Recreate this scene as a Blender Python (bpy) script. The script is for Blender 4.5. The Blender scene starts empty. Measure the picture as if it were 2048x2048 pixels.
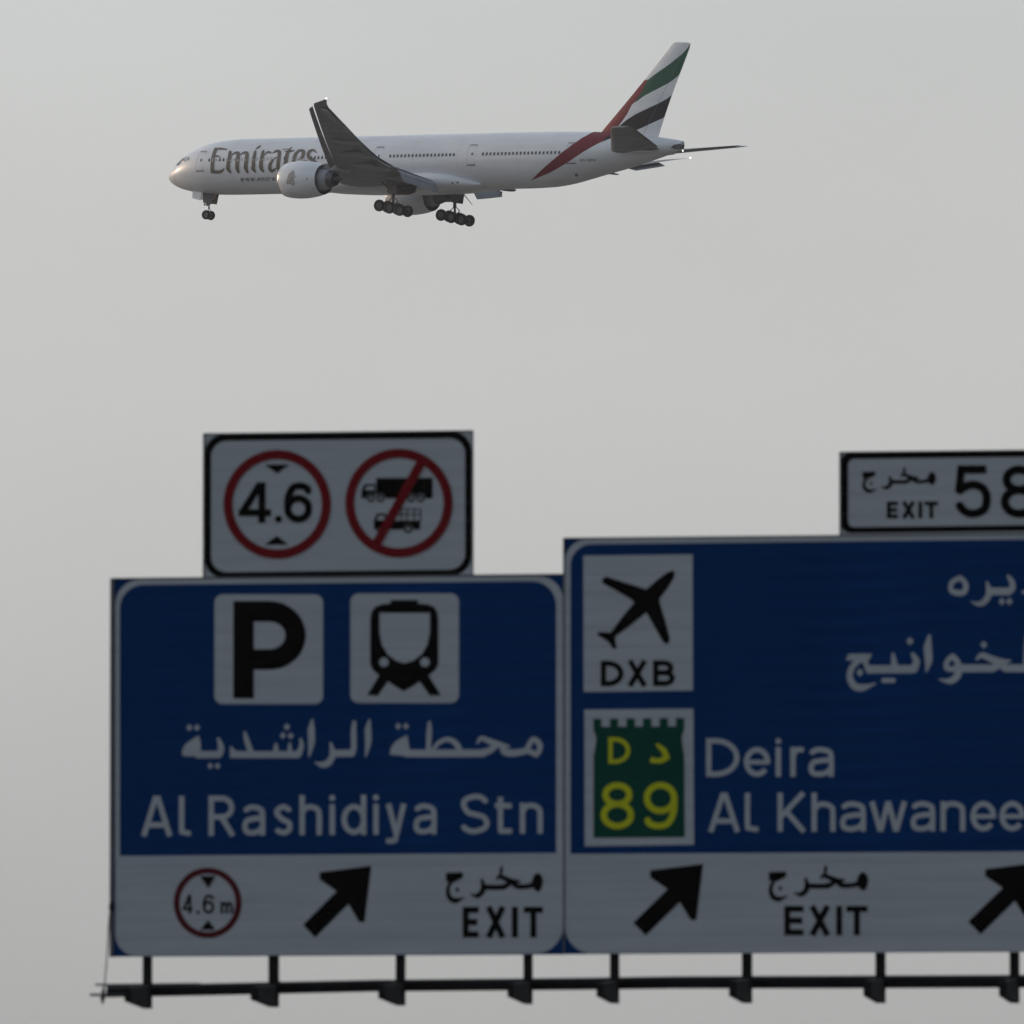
import bpy, math, random
import numpy as np
from mathutils import Vector, Matrix, Euler
from mathutils.bvhtree import BVHTree
from mathutils.geometry import delaunay_2d_cdt
from math import sin, cos, tan, pi, radians, sqrt, atan2
random.seed(4)
sc = bpy.context.scene
C = sc.collection

# ------------------------------------------------------------------ camera
FOV = radians(4.4); EL = radians(3.75)
CAM = Vector((0, 0, 1.7))
cd = bpy.data.cameras.new('camera'); cam = bpy.data.objects.new('camera', cd); C.objects.link(cam)
cam.location = CAM; cam.rotation_euler = (pi/2 + EL, 0, 0)
cd.sensor_width = 36; cd.lens = 18/tan(FOV/2); cd.clip_start = 1; cd.clip_end = 60000
cd.dof.use_dof = True; cd.dof.focus_distance = 1500; cd.dof.aperture_fstop = 8.5
sc.camera = cam

# ------------------------------------------------------------------ sky and sun
SUN_DIR = Vector((-0.82, 0.52, 0.19)).normalized()
SUN_EL = math.asin(SUN_DIR.z); SUN_ROT = atan2(SUN_DIR.x, SUN_DIR.y)
w = bpy.data.worlds.new('World'); sc.world = w; w.use_nodes = True
nt = w.node_tree; N = nt.nodes; L = nt.links; N.clear()
out = N.new('ShaderNodeOutputWorld'); bg = N.new('ShaderNodeBackground'); L.new(bg.outputs[0], out.inputs[0])
sky = N.new('ShaderNodeTexSky'); sky.sky_type = 'NISHITA'; sky.sun_disc = False
sky.sun_elevation = SUN_EL; sky.sun_rotation = SUN_ROT; sky.air_density = 1.0; sky.dust_density = 3.0; sky.ozone_density = 1.0
bg.inputs[1].default_value = 0.1
# dust haze: a grey band over the horizon that thins out with height, a little brighter round the sun
tc = N.new('ShaderNodeTexCoord'); sep = N.new('ShaderNodeSeparateXYZ'); L.new(tc.outputs['Generated'], sep.inputs[0])
ramp = N.new('ShaderNodeValToRGB'); L.new(sep.outputs[2], ramp.inputs[0])
cr = ramp.color_ramp; cr.interpolation = 'B_SPLINE'
HZ = [(0.0, (.420, .424, .420)), (0.035, (.462, .466, .462)), (0.060, (.553, .558, .550)), (0.080, (.585, .592, .580)), (0.105, (.590, .600, .588)),
      (0.2, (.68, .73, .77)), (0.5, (.74, .83, .95)), (1.0, (.68, .80, .97))]
while len(cr.elements) < len(HZ): cr.elements.new(0.5)
for e, (p, c) in zip(cr.elements, HZ): e.position = p; e.color = (*c, 1)
hz10 = N.new('ShaderNodeVectorMath'); hz10.operation = 'SCALE'; L.new(ramp.outputs[0], hz10.inputs[0])
# azimuth term: haze scatters forward, so the half of the sky round the sun is brighter
dot = N.new('ShaderNodeVectorMath'); dot.operation = 'DOT_PRODUCT'; L.new(tc.outputs['Generated'], dot.inputs[0])
dot.inputs[1].default_value = Vector((SUN_DIR.x, SUN_DIR.y, 0)).normalized()
mr = N.new('ShaderNodeMapRange'); mr.interpolation_type = 'SMOOTHSTEP'
mr.inputs['From Min'].default_value = -1.0; mr.inputs['From Max'].default_value = 1.0
mr.inputs['To Min'].default_value = 2.2; mr.inputs['To Max'].default_value = 11.1
L.new(dot.outputs['Value'], mr.inputs['Value'])
wn = N.new('ShaderNodeTexNoise'); wn.inputs['Scale'].default_value = 14; wn.inputs['Detail'].default_value = 4; wn.inputs['Roughness'].default_value = .45
wm_ = N.new('ShaderNodeMapping'); wm_.inputs['Scale'].default_value = (1, 1, 2.2); L.new(tc.outputs['Generated'], wm_.inputs[0]); L.new(wm_.outputs[0], wn.inputs['Vector'])
wr = N.new('ShaderNodeMapRange'); wr.inputs['From Min'].default_value = .3; wr.inputs['From Max'].default_value = .7; wr.inputs['To Min'].default_value = .965; wr.inputs['To Max'].default_value = 1.035
L.new(wn.outputs[0], wr.inputs['Value']); wx = N.new('ShaderNodeMath'); wx.operation = 'MULTIPLY'; L.new(wr.outputs[0], wx.inputs[0]); L.new(mr.outputs[0], wx.inputs[1])
L.new(wx.outputs[0], hz10.inputs['Scale'])
fac = N.new('ShaderNodeMapRange'); fac.inputs['From Min'].default_value = 0.10; fac.inputs['From Max'].default_value = 0.75
fac.inputs['To Min'].default_value = 1.0; fac.inputs['To Max'].default_value = 0.55
L.new(sep.outputs[2], fac.inputs['Value'])
mix = N.new('ShaderNodeMix'); mix.data_type = 'RGBA'
L.new(fac.outputs[0], mix.inputs[0]); L.new(sky.outputs[0], mix.inputs[6]); L.new(hz10.outputs[0], mix.inputs[7])
L.new(mix.outputs[2], bg.inputs[0])
sl = bpy.data.lights.new('sun', 'SUN'); sl.energy = 1.3; sl.angle = radians(4.0); sl.color = (1.0, .70, .45)
so = bpy.data.objects.new('sun', sl); C.objects.link(so); so.rotation_euler = (-SUN_DIR).to_track_quat('-Z', 'Y').to_euler()
so.location = (-300, 200, 300)
sc.view_settings.view_transform = 'Standard'; sc.view_settings.look = 'None'
sc.view_settings.exposure = 0; sc.view_settings.gamma = 1; sc.view_settings.use_curve_mapping = False

# ------------------------------------------------------------------ materials
def mat(name, col, rough=.5, metal=0, spec=.5, noise=0, nscale=3, coat=0, emit=None, streak=None, bump=0):
    m = bpy.data.materials.new(name); m.use_nodes = True
    t = m.node_tree; b = t.nodes['Principled BSDF']
    b.inputs['Base Color'].default_value = (*col, 1); b.inputs['Roughness'].default_value = rough
    b.inputs['Metallic'].default_value = metal; b.inputs['Specular IOR Level'].default_value = spec
    if coat: b.inputs['Coat Weight'].default_value = coat; b.inputs['Coat Roughness'].default_value = .06
    if emit: b.inputs['Emission Color'].default_value = (*emit[0], 1); b.inputs['Emission Strength'].default_value = emit[1]
    if noise:
        tcn = t.nodes.new('ShaderNodeTexCoord'); mp = t.nodes.new('ShaderNodeMapping'); n = t.nodes.new('ShaderNodeTexNoise')
        mp.inputs['Scale'].default_value = streak or (1, 1, 1)
        n.inputs['Scale'].default_value = nscale; n.inputs['Detail'].default_value = 7; n.inputs['Roughness'].default_value = .65
        t.links.new(tcn.outputs['Object'], mp.inputs[0]); t.links.new(mp.outputs[0], n.inputs['Vector'])
        r = t.nodes.new('ShaderNodeMapRange'); r.inputs['From Min'].default_value = .3; r.inputs['From Max'].default_value = .7
        r.inputs['To Min'].default_value = 1-noise; r.inputs['To Max'].default_value = 1+noise*.35
        t.links.new(n.outputs[0], r.inputs['Value'])
        v = t.nodes.new('ShaderNodeVectorMath'); v.operation = 'SCALE'; v.inputs[0].default_value = col
        t.links.new(r.outputs[0], v.inputs['Scale']); t.links.new(v.outputs[0], b.inputs['Base Color'])
        rr = t.nodes.new('ShaderNodeMapRange'); rr.inputs['To Min'].default_value = min(1, rough+.12); rr.inputs['To Max'].default_value = max(.03, rough-.05)
        t.links.new(n.outputs[0], rr.inputs['Value']); t.links.new(rr.outputs[0], b.inputs['Roughness'])
        if bump:
            bp = t.nodes.new('ShaderNodeBump'); bp.inputs['Strength'].default_value = bump
            t.links.new(n.outputs[0], bp.inputs['Height']); t.links.new(bp.outputs[0], b.inputs['Normal'])
    return m
M = dict(
 white=mat('aircraft_white_paint', (.80, .815, .84), .34, noise=.12, nscale=.6, streak=(.25, 1, 1.6), coat=.35),
 nosew=mat('radome_paint', (.75, .76, .78), .34, coat=.25, noise=.08, nscale=1),
 grey=mat('wing_grey_paint', (.29, .30, .31), .45, noise=.25, nscale=.8, streak=(.35, 1.2, 1)),
 lgrey=mat('flap_grey_paint', (.33, .35, .38), .45, noise=.2, nscale=.9),
 dgrey=mat('gear_bay_grey', (.10, .10, .105), .6, noise=.3, nscale=1.5),
 fair=mat('fairing_grey_paint', (.26, .265, .27), .5, noise=.25, nscale=1),
 metal=mat('bare_metal', (.45, .45, .47), .3, metal=.9, noise=.15, nscale=3),
 dmetal=mat('exhaust_metal', (.11, .11, .12), .4, metal=.8, noise=.3, nscale=3),
 tyre=mat('tyre_rubber', (.025, .025, .027), .7, noise=.3, nscale=5),
 rim=mat('wheel_rim_paint', (.14, .14, .15), .5, noise=.2, nscale=5),
 glass=mat('cabin_glass', (.03, .035, .04), .08, spec=.6),
 cglass=mat('cockpit_glass', (.26, .27, .29), .3, metal=.2),  # cockpit panes: pale base colour stands in for the sky they reflect
 duct=mat('duct_shade', (.02, .022, .026), .6), seam=mat('seam_dark', (.22, .22, .23), .6), shade=mat('window_shade', (.50, .51, .53), .5), seaml=mat('seam_light', (.50, .51, .53), .5), crest=mat('crest_paint', (.34, .335, .31), .4),  # duct is near-black: the shade inside the bypass is put into its colour
 gold=mat('gold_lettering_paint', (.125, .108, .082), .38, noise=.1, nscale=2),
 red=mat('tail_red_paint', (.20, .012, .024), .5, spec=.25, noise=.1, nscale=1),
 green=mat('tail_green_paint', (.012, .10, .06), .5, spec=.25, noise=.1, nscale=1),
 black=mat('tail_black_paint', (.010, .009, .015), .5, spec=.25, noise=.1, nscale=1),
 lamp=mat('strobe_light', (1, 1, 1), .3, emit=((1, .99, .95), 1.6)),
 swhite=mat('sheeting_white', (.44, .475, .51), .5, noise=.15, nscale=1.5, streak=(.35, 1, 5)),
 sblue=mat('sheeting_blue', (.0004, .038, .160), .6, spec=.05, noise=.32, nscale=1.4, streak=(.35, 1, 4)),
 sblack=mat('sheeting_black', (.002, .002, .0025), .6, spec=.03),
 sred=mat('sheeting_red', (.18, .005, .010), .6, spec=.1, noise=.12, nscale=3),
 smaroon=mat('sheeting_maroon', (.09, .006, .011), .6, spec=.1, noise=.12, nscale=3),
 sgreen=mat('sheeting_green', (.002, .062, .042), .6, spec=.08, noise=.12, nscale=3),
 syellow=mat('sheeting_yellow', (.58, .60, .02), .6, spec=.1, noise=.12, nscale=3),
 trim=mat('aluminium_edge_trim', (.14, .145, .15), .5, metal=.4, noise=.2, nscale=2),
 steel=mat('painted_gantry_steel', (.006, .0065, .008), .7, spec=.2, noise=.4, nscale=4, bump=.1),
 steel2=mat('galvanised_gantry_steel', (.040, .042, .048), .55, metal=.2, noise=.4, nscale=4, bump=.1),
 cable=mat('cable_grey', (.10, .10, .10), .6),
 sand=mat('desert_sand', (.18, .165, .145), .95, noise=.3, nscale=.02, bump=.1),
 asphalt=mat('asphalt', (.05, .05, .052), .9, noise=.3, nscale=.4),
 mark=mat('road_marking_paint', (.7, .7, .68), .7, noise=.2, nscale=2),
 concrete=mat('concrete', (.36, .35, .33), .85, noise=.25, nscale=1.2),
)

# ------------------------------------------------------------------ object helpers
def tag(o, label=None, cat=None, group=None, kind=None):
    for k, v in (('label', label), ('category', cat), ('group', group), ('kind', kind)):
        if v: o[k] = v
    return o
def empty(name, loc=(0, 0, 0), rot=(0, 0, 0)):
    o = bpy.data.objects.new(name, None); o.location = loc; o.rotation_euler = rot; C.objects.link(o); return o
def mk(name, V, F, m, parent=None, smooth=False, mats=None, fm=None, autosm=None, nrm=None):
    me = bpy.data.meshes.new(name); me.from_pydata([tuple(v) for v in V], [], F); me.validate(); me.update()
    if nrm is not None:
        bad = [p.index for p in me.polygons if p.normal.dot(Vector(nrm[p.vertices[0]])) < 0]
        if len(bad) > len(me.polygons)/2:
            return mk(name, V, [list(f)[::-1] for f in F], m, parent, smooth, mats, fm, autosm, nrm)
        me.polygons.foreach_set('use_smooth', [True]*len(me.polygons)); me.normals_split_custom_set_from_vertices([tuple(n) for n in nrm])
    for x in (mats or [m]): me.materials.append(x)
    if fm is not None:
        for p, i in zip(me.polygons, fm): p.material_index = i
    if smooth:
        me.polygons.foreach_set('use_smooth', [True]*len(me.polygons))
        if autosm: me.set_sharp_from_angle(angle=radians(autosm))
    o = bpy.data.objects.new(name, me); C.objects.link(o)
    if parent: o.parent = parent
    return o
def link_mesh(name, me, parent):
    o = bpy.data.objects.new(name, me); C.objects.link(o); o.parent = parent; return o
class MB:
    def __init__(s): s.V = []; s.F = []; s.M = []
    def add(s, V, F, mi=0):
        b = len(s.V); s.V += [Vector(v) for v in V]; s.F += [[i+b for i in f] for f in F]; s.M += [mi]*len(F)
    def box(s, x0, x1, y0, y1, z0, z1, mi=0):
        s.add([(x, y, z) for x in (x0, x1) for y in (y0, y1) for z in (z0, z1)],
              [[0, 1, 3, 2], [4, 6, 7, 5], [0, 4, 5, 1], [2, 3, 7, 6], [0, 2, 6, 4], [1, 5, 7, 3]], mi)
    def tube(s, a, b, r, r2=None, n=12, mi=0, caps=True):
        a, b = Vector(a), Vector(b); d = (b-a).normalized(); r2 = r if r2 is None else r2
        u = d.orthogonal().normalized(); v = d.cross(u)
        V = [a+(u*cos(2*pi*i/n)+v*sin(2*pi*i/n))*r for i in range(n)]+[b+(u*cos(2*pi*i/n)+v*sin(2*pi*i/n))*r2 for i in range(n)]
        F = [[i, (i+1) % n, n+(i+1) % n, n+i] for i in range(n)]
        if caps: F += [list(range(n))[::-1], list(range(n, 2*n))]
        s.add(V, F, mi)
    def lathe(s, prof, org, axis='x', n=40, mi=0):
        """prof: (along, radius)"""
        org = Vector(org); V = []; F = []
        for a, r in prof:
            for i in range(n):
                t = 2*pi*i/n
                if axis == 'x': V.append(org+Vector((a, r*cos(t), r*sin(t))))
                elif axis == 'y': V.append(org+Vector((r*cos(t), a, r*sin(t))))
                else: V.append(org+Vector((r*cos(t), r*sin(t), a)))
        for j in range(len(prof)-1):
            for i in range(n):
                F.append([j*n+i, j*n+(i+1) % n, (j+1)*n+(i+1) % n, (j+1)*n+i])
        s.add(V, F, mi)
    def slab(s, pts, nrm, th, mi=0):
        """flat polygon pts (3d) given thickness along nrm"""
        nrm = Vector(nrm).normalized()*th*.5; n = len(pts)
        V = [Vector(p)+nrm for p in pts]+[Vector(p)-nrm for p in pts]
        F = [list(range(n)), list(range(n, 2*n))[::-1]]+[[i, (i+1) % n, n+(i+1) % n, n+i] for i in range(n)]
        s.add(V, F, mi)
    def build(s, name, m, parent=None, smooth=False, autosm=None):
        ms = m if isinstance(m, list) else [m]
        return mk(name, s.V, s.F, None, parent, smooth, ms, s.M, autosm)

# ------------------------------------------------------------------ 2d drawing engine (flat print)
def catmull(P, k=6, W=None):
    if len(P) < 3: return [tuple(map(float, p)) for p in P], (list(W) if W is not None else None)
    P = [np.array(p, float) for p in P]; Q = [2*P[0]-P[1]]+P+[2*P[-1]-P[-2]]; R = []; RW = []
    for i in range(1, len(Q)-2):
        for j in range(k):
            t = j/k; a, b, c, d = Q[i-1], Q[i], Q[i+1], Q[i+2]
            R.append(.5*((2*b)+(-a+c)*t+(2*a-5*b+4*c-d)*t*t+(-a+3*b-3*c+d)*t**3))
            if W is not None: RW.append(W[i-1]*(1-t)+W[i]*t)
    R.append(P[-1])
    if W is not None: RW.append(W[-1])
    return [tuple(r) for r in R], (RW if W is not None else None)
def disc(cx, cy, rx, ry=None, n=28):
    ry = rx if ry is None else ry
    return [(cx+rx*cos(2*pi*i/n), cy+ry*sin(2*pi*i/n)) for i in range(n)]
def stroke(P, W, smooth=True, cap=False, k=5):
    if not hasattr(W, '__len__'): W = [W]*len(P)
    if smooth and len(P) > 2: P, W = catmull(P, k, W)
    out = []
    for i in range(len(P)-1):
        (x0, y0), (x1, y1) = P[i], P[i+1]; l = math.hypot(x1-x0, y1-y0)
        if l < 1e-6: continue
        nx, ny = -(y1-y0)/l, (x1-x0)/l; a, b = W[i]/2, W[i+1]/2
        out.append([(x0+nx*a, y0+ny*a), (x0-nx*a, y0-ny*a), (x1-nx*b, y1-ny*b), (x1+nx*b, y1+ny*b)])
    rng = range(len(P)) if cap else range(1, len(P)-1)
    for i in rng: out.append(disc(P[i][0], P[i][1], W[i]/2, n=10))
    return out
def rrect(x0, y0, x1, y1, r, n=8):
    if not hasattr(r, '__len__') and r <= 0: return [(x0, y0), (x1, y0), (x1, y1), (x0, y1)]
    rr = r if hasattr(r, '__len__') else [r]*4   # tl,tr,br,bl (image coords, y down)
    out = []
    for (cx, cy, a, q) in ((x0, y0, pi, rr[0]), (x1, y0, 1.5*pi, rr[1]), (x1, y1, 0, rr[2]), (x0, y1, .5*pi, rr[3])):
        if q <= 0: out.append((cx, cy)); continue
        ccx = cx+q if cx == x0 else cx-q; ccy = cy+q if cy == y0 else cy-q
        for i in range(n+1):
            t = a+.5*pi*i/n; out.append((ccx+q*cos(t), ccy+q*sin(t)))
    return out
def area(p): return sum(p[i][0]*p[(i+1) % len(p)][1]-p[(i+1) % len(p)][0]*p[i][1] for i in range(len(p)))/2
def fill(pos, neg=(), grid=None):
    """union of pos polygons minus neg polygons -> verts2d, tris. grid: spacing of extra interior points"""
    V = []; F = []; npos = 0
    for k, lst in enumerate((pos, neg)):
        for p in lst:
            q = []
            for a in p:
                if not q or abs(a[0]-q[-1][0])+abs(a[1]-q[-1][1]) > 1e-7: q.append(a)
            if len(q) > 2 and abs(q[0][0]-q[-1][0])+abs(q[0][1]-q[-1][1]) < 1e-7: q.pop()
            if len(q) < 3 or abs(area(q)) < 1e-10: continue
            if area(q) < 0: q = q[::-1]
            b = len(V); V += [Vector((float(a[0]), float(a[1]))) for a in q]; F.append(list(range(b, b+len(q))))
            if k == 0: npos += 1
    if grid:
        xs = [v.x for v in V]; ys = [v.y for v in V]
        for x in np.arange(min(xs), max(xs), grid):
            for y in np.arange(min(ys), max(ys), grid): V.append(Vector((float(x)+.013, float(y)+.017)))
    sp = max(max(v.x for v in V)-min(v.x for v in V), 1e-3)
    r = delaunay_2d_cdt(V, [], F, 0, sp*1e-6, True)
    ov, of, orig = r[0], r[2], r[5]
    T = []
    for f, o in zip(of, orig):
        if len(o) and all(i < npos for i in o): T.append(list(f))
    return [(v.x, v.y) for v in ov], T

def islands(pos, neg=()):
    """group overlapping polygons, so that each separate letter becomes a part of its own"""
    def bb(p): xs = [a[0] for a in p]; ys = [a[1] for a in p]; return min(xs), max(xs), min(ys), max(ys)
    def inp(pt, poly):
        c = False
        for i in range(len(poly)):
            (x1, y1), (x2, y2) = poly[i], poly[i-1]
            if (y1 > pt[1]) != (y2 > pt[1]) and pt[0] < (x2-x1)*(pt[1]-y1)/(y2-y1)+x1: c = not c
        return c
    def cross(p, q):
        for i in range(len(p)):
            a, b = p[i-1], p[i]
            for j in range(len(q)):
                c, d = q[j-1], q[j]
                o = lambda u, v, w_: (v[0]-u[0])*(w_[1]-u[1])-(v[1]-u[1])*(w_[0]-u[0])
                if o(a, b, c)*o(a, b, d) <= 0 and o(c, d, a)*o(c, d, b) <= 0: return True
        return inp(p[0], q) or inp(q[0], p)
    n = len(pos); par = list(range(n)); B = [bb(p) for p in pos]
    def find(i):
        while par[i] != i: i = par[i]
        return i
    for i in range(n):
        for j in range(i):
            if find(i) == find(j): continue
            if B[i][0] > B[j][1] or B[j][0] > B[i][1] or B[i][2] > B[j][3] or B[j][2] > B[i][3]: continue
            if cross(pos[i], pos[j]): par[find(i)] = find(j)
    g = {}
    for i in range(n): g.setdefault(find(i), []).append(pos[i])
    return list(g.values())

# ------------------------------------------------------------------ camera maths used to read positions off the photograph
FPX = 1024/tan(FOV/2)
FWD = Vector((0, cos(EL), sin(EL))); UP = Vector((0, -sin(EL), cos(EL))); RT = Vector((1, 0, 0))
def ray(px, py): return (FWD + RT*((px-1024)/FPX) + UP*((1024-py)/FPX))

# ================================================================== ground (below the frame, lights the undersides)
def sheet(name, x0, x1, y0, y1, z, m, kind='structure'):
    return tag(mk(name, [(x0, y0, z), (x1, y0, z), (x1, y1, z), (x0, y1, z)], [[0, 1, 2, 3]], m), kind=kind)
sheet('ground', -16000, 16000, -8000, 24000, 0, M['sand'])

# thin dust haze: a closed box of even density round everything
hb = MB(); hb.box(-16500, 16500, -8500, 24500, -1, 172)
hm = bpy.data.materials.new('haze_air'); hm.use_nodes = True; hn = hm.node_tree; hn.nodes.clear()
ho = hn.nodes.new('ShaderNodeOutputMaterial'); hv = hn.nodes.new('ShaderNodeVolumePrincipled')
hv.inputs['Color'].default_value = (.92, .93, .95, 1); hv.inputs['Density'].default_value = 4.2e-5; hv.inputs['Anisotropy'].default_value = .4
hn.links.new(hv.outputs[0], ho.inputs['Volume'])
tag(hb.build('haze', hm), kind='stuff')

# ================================================================== gantry and signs
TH = radians(9.0)
Ux = Vector((cos(TH), -sin(TH), 0)); Nn = Vector((-sin(TH), -cos(TH), 0)); Vz = Vector((0, 0, 1))
_d = ray(1128, 1910); ORG = CAM + _d*(140/_d.y)           # a point on the sign faces 140 m away
def S(px, py, dep=0.0):
    d = ray(px, py); t = ((ORG+Nn*dep-CAM).dot(Nn))/d.dot(Nn); P = CAM+d*t-ORG
    return P.dot(Ux), P.z
def sroot(name, u, v):
    return empty(name, ORG+Ux*u+Vz*v, (0, 0, -TH))
# local axes of a sign root: x = Ux, y = away from the viewer, z = up
def zmap(ox, oy, k): return lambda P: [(ox+x/k, oy+y/k) for x, y in P]
class Art:
    """flat print on one sign, traced in photograph pixels and laid on the sign face"""
    def __init__(s, root, u0, v0, gaps): s.root = root; s.u0 = u0; s.v0 = v0; s.gaps = gaps; s.layer = 0
    def loc(s, p): u, v = S(*p); return (u-s.u0, v-s.v0)
    def put(s, name, m, pos, neg=(), layer=1, label=None, grid=None):
        gs = islands(pos) if len(pos) > 1 else [pos]
        if len(gs) > 1:
            for g in gs: s.put(name, m, g, neg, layer, label)
            return
        P = [[s.loc(a) for a in q] for q in pos]; Q = [[s.loc(a) for a in q] for q in neg]
        x0 = min(a[0] for q in P for a in q)-.01; x1 = max(a[0] for q in P for a in q)+.01
        y0 = min(a[1] for q in P for a in q); y1 = max(a[1] for q in P for a in q)
        for g in (s.gaps if name in ('border', 'parking_symbol_field', 'tram_symbol_field', 'airport_symbol_field', 'route_badge_field') else ()):
            if y0 < g < y1: Q.append([(x0, g-GAP/2), (x1, g-GAP/2), (x1, g+GAP/2), (x0, g+GAP/2)])
        V, T = fill(P, Q)
        o = mk(name, [(x, -.003*layer, y) for x, y in V], T, M[m], s.root)
        if label: o['label'] = label
        return o
GAP = .0016
def sign_body(name, px_l, px_r, py_t, py_b, face, label, yl=None, trimw=.028):
    """planked sign: px_l.. measured at the left edge / middle height of the photograph"""
    u0, vt = S(px_l, py_t); _, v0 = S(px_l, py_b); u1, _ = S(px_r, (py_t+py_b)/2)
    root = sroot(name, u0, v0); Wd = u1-u0; H = vt-v0; n = max(2, round(H/.194)); h = H/n
    prof = [(0, GAP/2), (0, h-GAP/2), (.04, h-GAP/2), (.04, -GAP/2+.0004), (.012, -GAP/2+.0004), (.012, GAP/2)]
    V = [(x, y, z) for x in (0, Wd) for y, z in prof]
    F = [[i, (i+1) % 6, 6+(i+1) % 6, 6+i] for i in range(6)]+[[5, 4, 3, 2, 1, 0], [6, 7, 8, 9, 10, 11]]
    me = bpy.data.meshes.new('plank'); me.from_pydata(V, [], F); me.update(); me.materials.append(M[face])
    for i in range(n):
        o = link_mesh('plank', me, root); o.location = (0, 0, i*h)
    b = MB()
    b.box(-.012, trimw, -.014, .050, -.003, H+.006); b.build('edge_trim', M['trim'], root)
    b = MB(); b.box(Wd-.002, Wd+.002, -.006, .050, -.003, H+.006); b.build('edge_trim', M['trim'], root)
    b = MB(); b.box(trimw+.001, Wd-.005, -.012, .050, H-.004, H+.008); b.build('edge_trim', M['trim'], root)
    # stiffening rails behind the planks
    for f in (.18, .5, .82):
        b = MB(); b.box(.05, Wd-.05, .041, .075, H*f-.03, H*f+.03); b.build('rail', M['steel2'], root)
    tag(root, label, 'road sign', 'signs on the gantry')
    return root, Art(root, u0, v0, [i*h for i in range(1, n)]), Wd, H

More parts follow.
